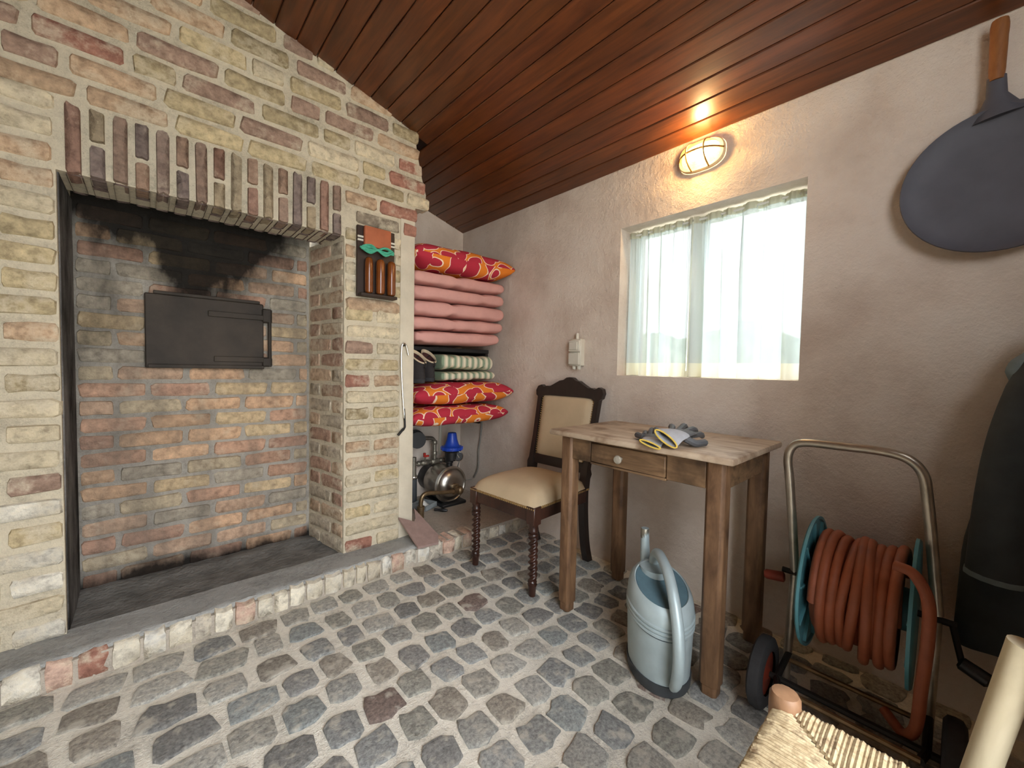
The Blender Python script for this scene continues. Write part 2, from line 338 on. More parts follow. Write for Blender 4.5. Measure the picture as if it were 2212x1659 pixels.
def unit_brick(seed, mat, cx=.05, cz=.16, j=.06, dome=0.0):
    # front towards -Y; 50 triangles; worn, uneven outline
    r = random.Random(seed); q = []
    base = [(-.5, -.5+cz), (-.5+cx, -.5), (0, -.5), (.5-cx, -.5), (.5, -.5+cz), (.5, .5-cz), (.5-cx, .5), (0, .5), (-.5+cx, .5), (-.5, .5-cz)]
    out = [(u+r.uniform(-1, 1)*j*.35, w_+r.uniform(-1, 1)*j) for u, w_ in base]
    inn = [(u*(1-cx*1.1), w_*(1-cz*1.0)) for u, w_ in out]
    vs_ = [(u, .5, w_) for u, w_ in out]+[(u, -.32, w_) for u, w_ in out]+[(u, -.5+r.uniform(-.04, .04), w_) for u, w_ in inn]+[(r.uniform(-.1, .1), -.5-dome, 0)]
    f = []
    for a0, b0 in ((0, 10), (10, 20)):
        for i in range(10): f.append((a0+i, a0+(i+1) % 10, b0+(i+1) % 10, b0+i))
    for i in range(10): f.append((20+i, 20+(i+1) % 10, 30))
    me = bpy.data.meshes.new('brick'); me.from_pydata(vs_, [], f); me.materials.append(mat)
    bm = bmesh.new(); bm.from_mesh(me); bmesh.ops.recalc_face_normals(bm, faces=bm.faces); bm.to_mesh(me); bm.free(); me.shade_smooth()
    me.set_sharp_from_angle(angle=math.radians(70)); return me

# ------------------------------------------------------------------ the setting
def struct(o): o['kind'] = 'structure'; return o
# floor
m = MB(); m.box((XL-.1, YD-.1, -.08), (XW+.05, YF+.7, 0)); floor = struct(m.build('floor', FLOOR, smooth=False))
def cobble_mesh(seed):
    r = random.Random(seed); n = 10; out = []
    for u, v in ((-.5, -.34), (-.34, -.5), (.02, -.5), (.34, -.5), (.5, -.34), (.5, .34), (.34, .5), (-.02, .5), (-.34, .5), (-.5, .34)):
        out.append((u+r.uniform(-.085, .085), v+r.uniform(-.085, .085)))
    vs_ = [(u, v, -1) for u, v in out]+[(u*.99, v*.99, .45) for u, v in out]+[(u*.86, v*.86, .85+r.uniform(-.1, .15)) for u, v in out]+[(0, 0, 1)]
    f = []
    for a0, b0 in ((0, 10), (10, 20)):
        for i in range(10): f.append((a0+i, a0+(i+1) % 10, b0+(i+1) % 10, b0+i))
    for i in range(10): f.append((20+i, 20+(i+1) % 10, 30))
    me = bpy.data.meshes.new('cobble'); me.from_pydata(vs_, [], f); me.materials.append(COBBLE); me.shade_smooth(); return me
CM_ = [cobble_mesh(100+i) for i in range(14)]
CCOL = [lin(158, 159, 156), lin(146, 147, 145), lin(168, 167, 161), lin(156, 154, 145), lin(142, 141, 138), lin(174, 171, 162), lin(150, 154, 152), lin(156, 149, 138), lin(184, 182, 174)]
yy = 1.712
while yy > -.05:
    xx = -.52+R.uniform(0, .1)
    big = 1.0
    while xx < 1.72:
        wd = R.uniform(.098, .128)*(1.3 if xx < .25 else 1.0)
        if xx*.67+yy*.74 > .38:
            c = R.choice(CCOL)
            if R.random() < .012: c = lin(134, 118, 110)
            piece('cobble', R.choice(CM_), floor, (xx+wd/2, yy+R.uniform(-.008, .008), .002), ((wd-.020)*R.uniform(.93, 1.05), .098*R.uniform(.92, 1.07), R.uniform(.006, .011)), (R.uniform(-.03, .03), R.uniform(-.03, .03), R.uniform(-.12, .12)+R.choice((0, PI))), sh(c, R.uniform(.85, 1.12)))
        xx += wd
    yy -= .1235
# outdoor ground
m = MB(); m.box((-14, -16, -.16), (16, YD-.25, -.06)); struct(m.build('ground_outdoor', GRASS, smooth=False))
def hedge():
    b = MB(); g = []
    for j in range(13):
        row = []
        for i in range(41):
            t = -1.4+5.6*i/40; z = -.1+1.55*j/12
            row.append(V((4.2+.35*noise.noise(V((t*1.3, z*1.3, 1)))+.18*noise.noise(V((t*5, z*5, 4)))+.25*(j/12)**3, t+.1*noise.noise(V((t*4, z*4, 9))), z+.22*noise.noise(V((t*1.7, 3, 5)))*(j/12))))
        g.append(row)
    b.loft(g, False, False); b.loft([g[-1], [q+V((.8, 0, -.1)) for q in g[-1]], [V((q.x+.9, q.y, -.1)) for q in g[-1]]], False, False)
    o = b.build('hedge', simple('hedge_leaves', lin(170, 186, 160), .9, 0, .4, 9, 1, 30, .05)); tag(o, 'green garden hedge outside, behind the sheer curtains', 'hedge')
hedge()
m = MB(); m.box((XW+.3, -16, -.16), (16, 16, -.06)); struct(m.build('ground_garden', GRASS, smooth=False))
# window wall with its recess
m = MB(); T = .24
for lo, hi in (((XW, -1.2, -.08), (XW+T, WY0, 2.3)), ((XW, WY1, -.08), (XW+T, YB+.2, 2.3)), ((XW, WY0, -.08), (XW+T, WY1, WZ0)), ((XW, WY0, WZ1), (XW+T, WY1, 2.3))):
    m.box(lo, hi)
wallw = struct(m.build('wall_window', PLASTER, smooth=False))
m = MB().box((.95, YB, -.08), (XW+.24, YB+.15, 2.5)); struct(m.build('wall_back', PLASTER, smooth=False))
m = MB()
for lo, hi in (((XL, YD-.16, -.08), (DX0, YD, 3.3)), ((DX1, YD-.16, -.08), (XW+.24, YD, 3.3)), ((DX0, YD-.16, DZ), (DX1, YD, 3.3))): m.box(lo, hi)
struct(m.build('wall_door', PLASTER, smooth=False))
m = MB().box((XL-.15, YD-.16, -.08), (XL, YB, 3.4)); struct(m.build('wall_left', PLASTER, smooth=False))
# unseen door leaf at the right jamb, added to shade the lower right
m = MB().box((DX1+.01, YD+.02, .02), (DX1+.05, -.11, 1.45), .004); d1 = struct(m.build('added_shade_leaf', SHADEW))
MB().tube(catmull([(DX1-.03, -.27, .85), (DX1-.03, -.32, .85), (DX1-.03, -.37, .85)]), .009).tube([(DX1+.01, -.27, .85), (DX1-.03, -.27, .85)], .009).build('shade_leaf_handle', IRON, d1)
# ceiling: slab and boards
m = MB().prism([(XW+.05, ceil(XW+.05)+.02), (XL, ceil(XL)+.02), (XL, ceil(XL)+.14), (XW+.05, ceil(XW+.05)+.14)], YD, YB, 'y')
ceiling = struct(m.build('ceiling', GROOVE, smooth=False))
sl = math.atan(.283); PIT = .0805
def board_mesh(L):
    b = MB().box((-.0405, 0, 0), (.0405, L, .016), .0035); me = bpy.data.meshes.new('ceiling_board'); me.from_pydata([tuple(q) for q in b.v], [], b.f); me.materials.append(BOARD)
    bm = bmesh.new(); bm.from_mesh(me); bmesh.ops.recalc_face_normals(bm, faces=bm.faces); bm.to_mesh(me); bm.free(); return me
BL, BS = board_mesh(YB-YD), board_mesh(YF+.02-YD)
x = XW-PIT/2
while x > -.75:
    k = R.uniform(.85, 1.15); piece('ceiling_board', BL if x > 1.10 else BS, ceiling, (x, YD, ceil(x)), (1, 1, 1), (0, sl, 0), (k, k*R.uniform(.95, 1.05), k, 1)); x -= PIT
# fireplace wall (mortar body)
hood = [(.683, 1.602), (.972, 1.602), (.972, 1.70), (1.045, 1.735), (1.05, 1.83), (1.105, 1.835), (1.112, 1.915), (1.088, 1.99), (1.068, 2.07), (1.052, 2.15), (1.05, ceil(1.05)+.01), (.683, ceil(.683)+.01)]
m = MB().prism(hood, YF+.008, YB, 'y')
m.prism([(XL, 0), (-.209, 0), (-.209, ceil(-.209)+.01), (XL, ceil(XL)+.01)], YF+.008, YB, 'y')
m.prism([(-.209, 1.602), (.683, 1.602), (.683, ceil(.683)+.01), (-.209, ceil(-.209)+.01)], YF+.008, 2.14, 'y')
m.prism([(.686, YF+.008), (.972, YF+.008), (.972, YB), (.622, YB), (.622, 2.262)], 0, 1.602, 'z')
wf = struct(m.build('wall_fireplace', MORTAR, smooth=False))
m = MB().prism([(.967, YF+.002), (1.047, YF+.002), (1.05, YB), (.967, YB)], .06, 1.785, 'z', .004); struct(m.build('trim_1', JPLASTER))
m = MB().box((-.209, 2.262, 0), (.625, YB, 2.45)); fb = struct(m.build('wall_fireback', MORTAR_IN, smooth=False))
MB().box((-.26, YF+.03, .05), (-.2055, 2.262, 1.603)).build('reveal_render', MORTAR_JAMB, wf, smooth=False)
# brick pieces
BV = {k: [unit_brick(i+s, mm) for i in range(8)] for k, mm, s in (('b', BRICK, 0), ('p', BRICK_PALE, 20), ('i', BRICK_IN, 40))}
BV['s'] = [unit_brick(i+60, BRICK_SOLDIER, .12, .04, .03) for i in range(8)]
YEL, TAN, RED, PUR, PAL, OLI, GRY = lin(190, 173, 138), lin(190, 162, 134), lin(164, 118, 102), lin(160, 134, 118), lin(208, 194, 166), lin(174, 158, 126), lin(154, 141, 124)
FRONT = [YEL]*3+[TAN]*5+[RED]*2+[PUR]*3+[PAL]*3+[OLI]*3+[GRY]
def brick(kind, parent, x0, x1, zc, h, color, yf=YF, depth=.07, out=0):
    piece('brick', R.choice(BV[kind]), parent, ((x0+x1)/2, yf+depth/2-out+R.uniform(-.002, .002), zc), (x1-x0, depth, h), (R.uniform(-.01, .01), R.uniform(-.012, .012), 0), sh(color, R.uniform(.86, 1.12)))
P0, Z0 = .0803, .1120
# right pillar: whole and halved courses in turn
pill = [[RED, PAL], PAL, [YEL, PAL], PAL, [PAL, YEL], TAN, [TAN, TAN], PAL, [OLI, YEL], PAL, [RED, TAN], YEL, [PUR, PAL], PAL, [YEL, PAL]]
for k, c in enumerate(pill):
    z = .122+P0*k
    if isinstance(c, list):
        s = R.uniform(.80, .84); brick('p' if k < 9 else 'b', wf, .690, s-.008, z, .060, c[0]); brick('p' if k < 12 else 'b', wf, s+.010, .968, z, .060, c[1])  # lower bricks from the pale set: lime, plus brightness put into the colour
    else: brick('p', wf, .690, .966, z, .062, c)
brick('b', wf, .690, .966, 1.294, .062, TAN)
for k in range(4):
    z = 1.378+.0803*k
    brick('p', wf, .690, .738, z, .060, R.choice([PAL, YEL, TAN])); brick('p', wf, .930, .966, z, .060, R.choice([PAL, YEL]))
# upper wall courses
Rr = {1.705: 1.052, 1.785: 1.062, 1.866: 1.128, 1.946: 1.108, 2.026: 1.085, 2.107: 1.068, 2.187: 1.06}
k = 0
while True:
    z = 1.705+.0803*k; k += 1
    if z > 2.62: break
    xr = 1.055
    for q in Rr:
        if abs(q-z) < .02: xr = Rr[q]
    xlim = XW-(z-.022-2.005)/.283
    xr = min(xr, xlim)
    x = xr; first = True
    lo = -.86 if z > 1.83 else .690
    alt = k % 2
    while x > lo:
        L = R.choice([.205, .215, .225, .21]) if R.random() < .82 else .115
        if first and alt: L *= .62
        first = False
        x0 = max(x-L, lo)
        if x-x0 > .045: brick('p' if R.random() < .2 else 'b', wf, x0, x, z, .062, R.choice(FRONT), out=.004*R.random())
        x = x0-R.uniform(.016, .022)
# left pillar
k = 0
while .122+.0803*k < 1.83:
    z = .122+.0803*k; k += 1
    x = -.211; first = True; L0 = .115 if k % 2 else .22
    while x > -.86:
        L = L0 if first else R.choice([.21, .22, .115]); first = False
        c = R.choice([PAL, PAL, YEL, GRY, PUR, TAN, OLI] if z > .6 else [PAL, lin(222, 214, 196), lin(214, 208, 194), YEL])  # low courses paler: some lime, mostly the bright light painted into the colour
        if z > 1.3: c = R.choice(FRONT)
        brick('p' if z < 1.2 else 'b', wf, x-L, x, z, .060, c); x -= L+.018
# soldier course
SC = [lin(144, 122, 108), lin(132, 114, 104), lin(156, 130, 112), lin(150, 136, 114), lin(140, 124, 106), lin(162, 146, 122), lin(126, 112, 106), lin(146, 116, 102)]
for i in range(16):
    xc = -.170+.0547*i; wv = .037
    c = R.choice(SC)
    if i % 2 == 0:
        piece('brick', R.choice(BV['s']), wf, (xc, YF+.045, 1.709), (wv, .10, .224), (0, R.uniform(-.01, .01), 0), sh(c, R.uniform(.9, 1.1)))
    else:
        sp = R.uniform(-.01, .012)
        piece('brick', R.choice(BV['s']), wf, (xc, YF+.045, 1.767+sp/2), (wv, .10, .106-sp), (0, 0, 0), sh(lin(126, 98, 84) if i == 7 else c, R.uniform(.85, 1.1)))
        piece('brick', R.choice(BV['s']), wf, (xc, YF+.045, 1.648+sp/2), (wv, .10, .100+sp), (0, 0, 0), sh(R.choice(SC), R.uniform(.9, 1.15)))
    dy = ((.005, .205),) if i % 2 == 0 else ((.005, .095), (.112, .205))
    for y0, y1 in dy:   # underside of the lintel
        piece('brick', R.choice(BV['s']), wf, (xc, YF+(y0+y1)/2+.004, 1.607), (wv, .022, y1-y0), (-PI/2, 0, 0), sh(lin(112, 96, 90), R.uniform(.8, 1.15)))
# fireback
FBC = [lin(206, 170, 138), lin(192, 154, 130), lin(186, 170, 144), lin(206, 182, 146), lin(178, 142, 122), lin(172, 162, 146), lin(214, 176, 144), lin(190, 160, 136)]
for k in range(22):
    z = .125+.0688*k; x = -.200; first = True
    while x < .60:
        L = (.195 if k % 2 else .097) if first else R.choice([.205, .21, .2]); first = False
        x1 = min(x+L, .612)
        if x1-x > .03: brick('i', fb, x, x1-.0, z, .0575, R.choice(FBC), 2.257, .05)
        x = x1+.012
# right reveal bricks (splayed side of the opening)
d = V((.622-.686, 2.262-(YF+.008), 0)).normalized(); ang = math.atan2(d.y, d.x)
RC = [lin(176, 150, 130), lin(182, 158, 134), lin(168, 138, 120), lin(176, 164, 146)]
for k in range(20):
    z = .122+.0752*k
    segs = ((.010, .100), (.113, .312)) if k % 2 else ((.010, .205), (.218, .312))
    for s0, s1 in segs:
        c = V((.686, YF+.008, z))+d*((s0+s1)/2)
        piece('brick', R.choice(BV['b' if s0 > .05 else 'p']), wf, (c.x+.020, c.y+.004, c.z), (s1-s0, .05, .063), (0, 0, ang-PI), sh(R.choice(RC), R.uniform(.85, 1.1)))
# hearth
m = MB().box((XL, 1.782, 0), (XW, YB, .078)); hearth = struct(m.build('floor_hearth', CONC, smooth=False))
m = MB(); G = []
for i in range(131):
    x_ = -.75+1.81*i/130; fy = 1.793+.007*noise.noise(V((x_*14, 1, 0)))+.004*noise.noise(V((x_*45, 2, 0)))
    hh = lambda y: .0955+.0035*noise.noise(V((x_*11, y*22, 5)))+.002*noise.noise(V((x_*40, y*50, 8)))
    G.append([V((x_, fy, .080)), V((x_, fy, hh(fy)-.005))]+[V((x_, y, hh(y))) for y in (fy+.006, 1.82, 1.85, 1.88, 1.91, 1.935, 1.96)]+[V((x_, 1.97, .080))])
m.loft(G, False, False); hs = m.build('hearth_top', ASH, hearth)
m = MB()
G = [[V((-.205+.885*i/22, 1.95+.315*j/8, .090+.010*noise.noise(V((i*.45, j*.6, 3)))+(.012 if j > 5 else 0))) for i in range(23)] for j in range(9)]
m.loft(G, False, False); m.build('ash_bed', simple('grey_ash', lin(112, 110, 106), .95, 0, .3, 12, .8, 60, .008, .05), hearth, kind='stuff')
HC = [lin(222, 214, 196), lin(228, 225, 216), lin(214, 205, 186), lin(220, 214, 200), lin(196, 187, 172), lin(220, 213, 198), lin(208, 176, 158)]
x = -.62
while x < 1.74:
    wd = R.uniform(.046, .085); zt = .092-.02*max(0, x-.7)
    if wd+x > 1.755: break
    piece('brick', R.choice(BV['p']), hearth, (x+wd/2, 1.775+.05, zt/2), (wd-.006, .10+R.uniform(-.012, .008), zt-.003-R.uniform(0, .006)), (0, R.uniform(-.02, .02), 0), sh(R.choice(HC) if R.random() < .93 else RED, R.uniform(.9, 1.1)))
    x += wd
# window
w1 = struct(MB().box((XW+.13, WY0, WZ0), (XW+.17, WY0+.03, WZ1)).box((XW+.13, WY1-.03, WZ0), (XW+.17, WY1, WZ1)).box((XW+.13, WY0, WZ0), (XW+.17, WY1, WZ0+.03)).box((XW+.13, WY0, WZ1-.022), (XW+.17, WY1, WZ1)).build('window_1', WFRAME, smooth=False))
MB().box((XW+.125, .79, WZ0), (XW+.175, .86, WZ1), .004).build('mullion', WFRAME, w1)
for y0, y1 in ((WY0+.03, .79), (.86, WY1-.03)): MB().box((XW+.148, y0, WZ0+.03), (XW+.152, y1, WZ1-.022)).build('pane', GLASS, w1, smooth=False)
MB().tube([(XW+.085, WY0, 1.688), (XW+.085, WY1, 1.688)], .005).build('curtain_rod', WFRAME, w1)
def curtain(y0, y1, seed, label):
    r = random.Random(seed); ph = [r.uniform(0, 6) for _ in range(4)]; NY, NZ = 170, 20
    f0 = (y1-y0)
    def xof(t, s):   # t across, s down
        g = .55+.75*s
        return XW+.085+g*(.019*math.sin(t*2*PI*5.5+ph[0]+.5*s)+.008*math.sin(t*2*PI*9.3+ph[1]+1.2*s)+.005*math.sin(t*2*PI*3.1+ph[2]))+.003*math.sin(t*2*PI*26+ph[3])*(1-s)
    def yof(t, s): return y0+f0*t+math.sin(PI*t)**.5*((.007+.010*min(1, 2.5*s))*math.sin(t*2*PI*5.5+ph[1]+.5*s)+.006*math.sin(t*2*PI*9.3+ph[3]+s))
    z0, z1 = 1.700, .978
    rows = [[V((xof(i/NY, j/NZ), yof(i/NY, j/NZ), z0+(z1+.062-z0)*j/NZ)) for i in range(NY+1)] for j in range(NZ+1)]
    o = MB().loft(rows, False, False).build('sheer_curtain', SHEER)
    rows = [[V((xof(i/NY, 1), yof(i/NY, 1), z1+.062-.062*j/3)) for i in range(NY+1)] for j in range(4)]
    h = MB().loft(rows, False, False).build('hem', HEM, o)
    rows = [[V((xof(i/NY, 0)-.003, yof(i/NY, 0), 1.702-.03*j/3)) for i in range(NY+1)] for j in range(4)]
    MB().loft(rows, False, False).build('heading', HEM, o)
    tag(o, label, 'curtain')
curtain(WY0+.012, .822, 3, 'sheer white curtain half hanging nearer the round black pan')
curtain(.828, WY1-.004, 5, 'sheer white curtain half hanging nearer the wall switch box')

# ------------------------------------------------------------------ antique chair
CO, CA = V((1.222, 1.392, 0)), math.radians(3.5)
def cp(u, v, z): return V((CO.x+u*math.cos(CA)-v*math.sin(CA), CO.y+u*math.sin(CA)+v*math.cos(CA), z))
CMX = Matrix.Translation(CO) @ Matrix.Rotation(CA, 4, 'Z')
ch = thing('antique_chair', 'dark carved wooden chair with beige studded upholstery and barley-twist front legs', 'chair', CO)
for v in (-.19, .19):   # front legs: square block, turned collar, barley twist, turned foot
    b = MB(); i0 = 0
    b.box((-.024, v-.024, .325), (.024, v+.024, .405), .003); b.xf(CMX)
    o = b.build('front_leg', DARKWOOD, ch)
    b = MB(); rings = []; n = 16
    prof = [(0, .014), (.012, .015), (.05, .018), (.058, .0215), (.066, .0165), (.07, .021), (.076, .017)]
    for z, r in prof: rings.append([cp(r*math.cos(2*PI*k/n), v+r*math.sin(2*PI*k/n), z+.002) for k in range(n)])
    for q in range(91):
        z = .08+.185*q/90
        rings.append([cp((.0170+.0056*math.cos(2*(2*PI*k/n)-z*2*PI/.027))*math.cos(2*PI*k/n), v+(.0170+.0056*math.cos(2*(2*PI*k/n)-z*2*PI/.027))*math.sin(2*PI*k/n), z+.002) for k in range(n)])
    for z, r in ((.268, .017), (.274, .0225), (.284, .023), (.288, .017), (.294, .0215), (.302, .0225), (.308, .018), (.328, .024)): rings.append([cp(r*math.cos(2*PI*k/n), v+r*math.sin(2*PI*k/n), z) for k in range(n)])
    b.loft(rings); b.build('twist', DARKWOOD, o, angle=80)
for s, v in ((-1, -.175), (1, .175)):   # rear legs flare backwards and run on into the stiles
    path = catmull([cp(.455, v, .002), cp(.425, v, .10), (cp(.405, v, .24)), cp(.400, v, .40), cp(.415, v, .50)], 5)
    MB().tube(path, [.025]*len(path), 4, True, 1.0, (1, 1, 0)).build('rear_leg', BLACKWOOD, ch, angle=30)
    path = [cp(.400, v*1.03, .40), cp(.403, v*1.03, .45), cp(.409, v*1.03, .475), cp(.412, v*1.035, .50), cp(.440, v*1.06, .62), cp(.494, v*1.1, .875)]
    b = MB().tube(path, [.024, .026, .030, .022, .0185, .020], 4, True, 1, (1, 1, 0)); b.build('stile', BLACKWOOD, ch, angle=30)
MB().box((-.018, -.17, .335), (.018, .17, .405), .004).xf(CMX).build('seat_rail', DARKWOOD, ch)
for s in (-1, 1):
    b = MB().box((.02, s*.185-.016, .335), (.39, s*.185+.016, .405), .004).xf(CMX); b.build('seat_rail', DARKWOOD, ch)
MB().box((.385, -.17, .335), (.415, .17, .40), .004).xf(CMX).build('seat_rail', DARKWOOD, ch)
# upholstered seat
NU, NV = 18, 18; rows = []
def seat_z(s, t):
    e = (1-abs(s)**5)*(1-abs(t)**5); return .405+.062*max(0, e)**.5+.012*(1-s*s)*(1-t*t)
top = [[cp(.195+.215*s, .208*t*(1-.06*(s+1)/2), seat_z(s, t)+.0015*noise.noise(V((s*5, t*5, 1)))) for t in [-1+2*j/NV for j in range(NV+1)]] for s in [-1+2*i/NU for i in range(NU+1)]]
b = MB().loft(top, False, False)
bot = [[cp(.195+.215*s, .208*t*(1-.06*(s+1)/2), .392) for t in (-1, 1)] for s in (-1, 1)]
b.loft(bot, False, False)
edge = [top[0][j] for j in range(NV+1)]+[top[i][NV] for i in range(1, NU+1)]+[top[NU][j] for j in range(NV-1, -1, -1)]+[top[i][0] for i in range(NU-1, 0, -1)]
b.loft([edge, [V((q.x, q.y, .392)) for q in edge]], False); b.build('seat_pad', LEATHER, ch, angle=60)
b = MB()
ed2 = edge+[edge[0]]; acc = 0
for i in range(len(ed2)-1):
    L = (ed2[i+1]-ed2[i]).length; k = max(1, round(L/.0125))
    for q in range(k):
        c = ed2[i].lerp(ed2[i+1], q/k); b.ball((c.x, c.y, .397), .0064, 6, 4)
b.build('nail_trim', BRASS, ch, kind='stuff')
# back
def bp(v, z, d=0): return cp(.405+(z-.46)*.215+d, v, z)
crest = [(-.200, .840), (-.218, .852), (-.224, .878), (-.214, .902), (-.192, .910), (-.172, .898), (-.15, .905), (-.13, .903), (-.10, .918), (-.065, .937), (-.04, .941), (-.02, .955), (0, .958), (.02, .955), (.04, .941), (.065, .937), (.10, .918), (.13, .903), (.15, .905), (.172, .898), (.192, .910), (.214, .902), (.224, .878), (.218, .852), (.200, .840), (.178, .835), (.16, .85), (.12, .853), (-.12, .853), (-.16, .85), (-.178, .835)]
b = MB().prism([(v, z) for v, z in crest], -.016, .016, 'x'); b.xf(Matrix(((1, 0, 0, 0), (0, 1, 0, 0), (0, 0, 1, 0), (0, 0, 0, 1))))
for i, q in enumerate(b.v): b.v[i] = bp(q.y, q.z, q.x)
b.build('crest_rail', BLACKWOOD, ch, smooth=False)
b = MB().prism([(-.175, .475), (.175, .475), (.175, .525), (-.175, .525)], -.014, .014, 'x', .003)
for i, q in enumerate(b.v): b.v[i] = bp(q.y, q.z, q.x)
b.build('back_rail', BLACKWOOD, ch)
pad = [[None]*15 for _ in range(15)]
for i in range(15):
    for j in range(15):
        s, t = -1+2*i/14, -1+2*j/14
        k = ((1-abs(s)**6)*(1-abs(t)**6))
        wv = .160+.012*(i/14)
        pad[i][j] = bp(wv*t*(1-.04*abs(s)**8), .688+.170*s, -.004-.024*max(0, k)**.5)
b = MB().loft(pad, False, False)
pe = [pad[0][j] for j in range(15)]+[pad[i][14] for i in range(1, 15)]+[pad[14][j] for j in range(13, -1, -1)]+[pad[i][0] for i in range(13, 0, -1)]
b.loft([pe, [q+V((.02, 0, 0)) for q in pe]], False); b.build('back_pad', LEATHER, ch, angle=60)
b = MB(); pe2 = pe+[pe[0]]
for i in range(len(pe2)-1):
    for q in range(2): b.ball(pe2[i].lerp(pe2[i+1], q/2)+V((-.003, 0, 0)), .0045, 6, 4)
b.build('nail_trim', BRASS, ch, kind='stuff')

# ------------------------------------------------------------------ table
tb = thing('writing_table', 'small worn wooden table with one drawer and square legs under the window', 'table', (1.45, .757, 0))
MB().box((1.212, .405, .735), (1.685, 1.105, .757), .007, 2).build('tabletop', TOP, tb)
for lx in (1.278, 1.652):
    for ly in (.468, 1.043):
        h = .029; c = .010; poly = [(-h+c, -h), (h-c, -h), (h, -h+c), (h, h-c), (h-c, h), (-h+c, h), (-h, h-c), (-h, -h+c)]
        lg = MB().prism([(lx+u, ly+v) for u, v in poly], .045, .735, 'z', .002).build('leg', TABLE, tb)
        MB().prism([(lx+u*.82, ly+v*.82) for u, v in poly], .009, .046, 'z', .002).build('foot', TABLE, lg)
MB().box((1.255, .497, .645), (1.273, .622, .735), .002).box((1.255, .926, .645), (1.273, 1.014, .735), .002).box((1.255, .622, .724), (1.273, .926, .735), .001).box((1.255, .622, .640), (1.273, .926, .648), .001).build('front_apron', APRON, tb)
MB().box((1.66, .497, .645), (1.678, 1.014, .735), .002).build('apron', APRON, tb)
for ly in (.448, 1.045): MB().box((1.307, ly, .645), (1.623, ly+.018, .735), .002).build('apron', APRON, tb)
dr = MB().box((1.251, .625, .650), (1.60, .922, .722), .003).build('drawer', APRON, tb)
MB().lathe([(.006, 0), (.006, .012), (.014, .018), (.0155, .024), (.012, .030), (.003, .032)], (1.252, .79, .684), (-1, 0, 0), 16).build('knob', CERAMIC, dr)

# ------------------------------------------------------------------ gloves on the table
def ell(c, a, b_, n=16): return [V(c)+V(a)*math.cos(2*PI*k/n)+V(b_)*math.sin(2*PI*k/n) for k in range(n)]
def glove(label, rings, fingers):
    g = thing('work_glove', label, 'glove', V(rings[0][0]), 'grey work gloves on the table')
    R0 = [ell(*r) for r in rings[:3]]; R1 = [ell(*r) for r in rings[2:]]
    MB().loft(R0, False).loft([[q*.9+sum(r_, V())/16*.1 for q in r_] for r_ in R0[:2]], False).build('cuff', GLOVEK, g)
    MB().loft(R1, True).build('palm', GLOVED, g)
    e = R0[0]+[R0[0][0], R0[0][1]]; MB().tube(e, .0028, 6).build('cuff_trim', YELLOW, g)
    for path, r in fingers:
        p = catmull(path, 5); n = len(p); MB().tube(p, [r*(1 if i < n-3 else (.93, .75, .4)[i-n+3]) for i in range(n)], 8).build('finger', GLOVED, g)
glove('grey work glove with yellow cuff, lying on top with its fingers spread',
      [((1.203, .602, .789), (0, -.036, -.022), (.004, -.006, .010)), ((1.235, .604, .797), (.006, -.040, -.012), (0, -.002, .014)), ((1.275, .606, .797), (.010, -.044, -.004), (0, 0, .015)), ((1.31, .61, .796), (.012, -.048, 0), (0, 0, .014)), ((1.345, .613, .793), (.010, -.046, 0), (0, 0, .011))],
      [([(1.335, .648, .794), (1.38, .668, .802), (1.42, .69, .798), (1.45, .703, .786)], .011), ([(1.335, .627, .794), (1.39, .640, .80), (1.44, .652, .803), (1.475, .66, .782)], .011), ([(1.335, .604, .794), (1.38, .607, .798), (1.43, .613, .796), (1.465, .617, .778)], .011), ([(1.33, .582, .790), (1.37, .578, .788), (1.41, .580, .785), (1.435, .583, .772)], .010), ([(1.28, .575, .785), (1.30, .552, .771), (1.325, .541, .771), (1.35, .535, .771)], .012)])
glove('grey work glove with yellow cuff, flattened underneath with its cuff over the table edge',
      [((1.198, .652, .7640), (.002, -.035, -.008), (0, .002, .0075)), ((1.225, .660, .7685), (0, -.037, -.002), (0, 0, .0085)), ((1.255, .672, .769), (0, -.040, 0), (0, 0, .010)), ((1.29, .690, .770), (.008, -.042, 0), (0, 0, .011)), ((1.32, .702, .770), (.010, -.040, 0), (0, 0, .010))],
      [([(1.31, .735, .770), (1.35, .755, .772), (1.375, .765, .770)], .010), ([(1.31, .713, .771), (1.36, .735, .785), (1.40, .745, .771)], .010), ([(1.31, .692, .770), (1.35, .712, .79), (1.375, .725, .785)], .010), ([(1.27, .715, .77), (1.285, .745, .772), (1.305, .76, .769)], .011)])

# ------------------------------------------------------------------ watering can
wc = thing('watering_can', 'pale blue-grey metal watering can with dark base band under the table', 'watering can', (1.252, .628, 0))
ax, ay = V((.7071, .7071, 0)), V((-.7071, .7071, 0)); WC = V((1.252, .628, 0))
def ering(z, a_, b_, sh_=0, tilt=0, n=40):
    return [WC+ax*(sh_+a_*math.cos(2*PI*k/n))+ay*(b_*math.sin(2*PI*k/n))+V((0, 0, z+tilt*math.cos(2*PI*k/n))) for k in range(n)]
MB().loft([ering(.009, .128, .094), ering(.018, .131, .097), ering(.044, .132, .098)], True).build('base_band', CANBASE, wc)
body = MB().loft([ering(.043, .128, .094), ering(.10, .131, .097), ering(.20, .134, .100, 0, .015)], False).build('body', ZINC, wc)
for q in range(3):
    zz = .203+.013*q; MB().loft([ering(zz, .133, .099, 0, .016), ering(zz+.003, .138, .104, 0, .016), ering(zz+.009, .138, .104, 0, .016), ering(zz+.0125, .133, .099, 0, .016)], False).build('ridge', ZINC, body)
MB().loft([ering(.241, .134, .100, 0, .018), ering(.264, .134, .100, 0, .022), ering(.284, .128, .096, 0, .025), ering(.298, .116, .088, -.003, .026), ering(.303, .106, .082, -.008, .026), ering(.300, .102, .079, -.008, .026)], False).build('shoulder', ZINC, wc)
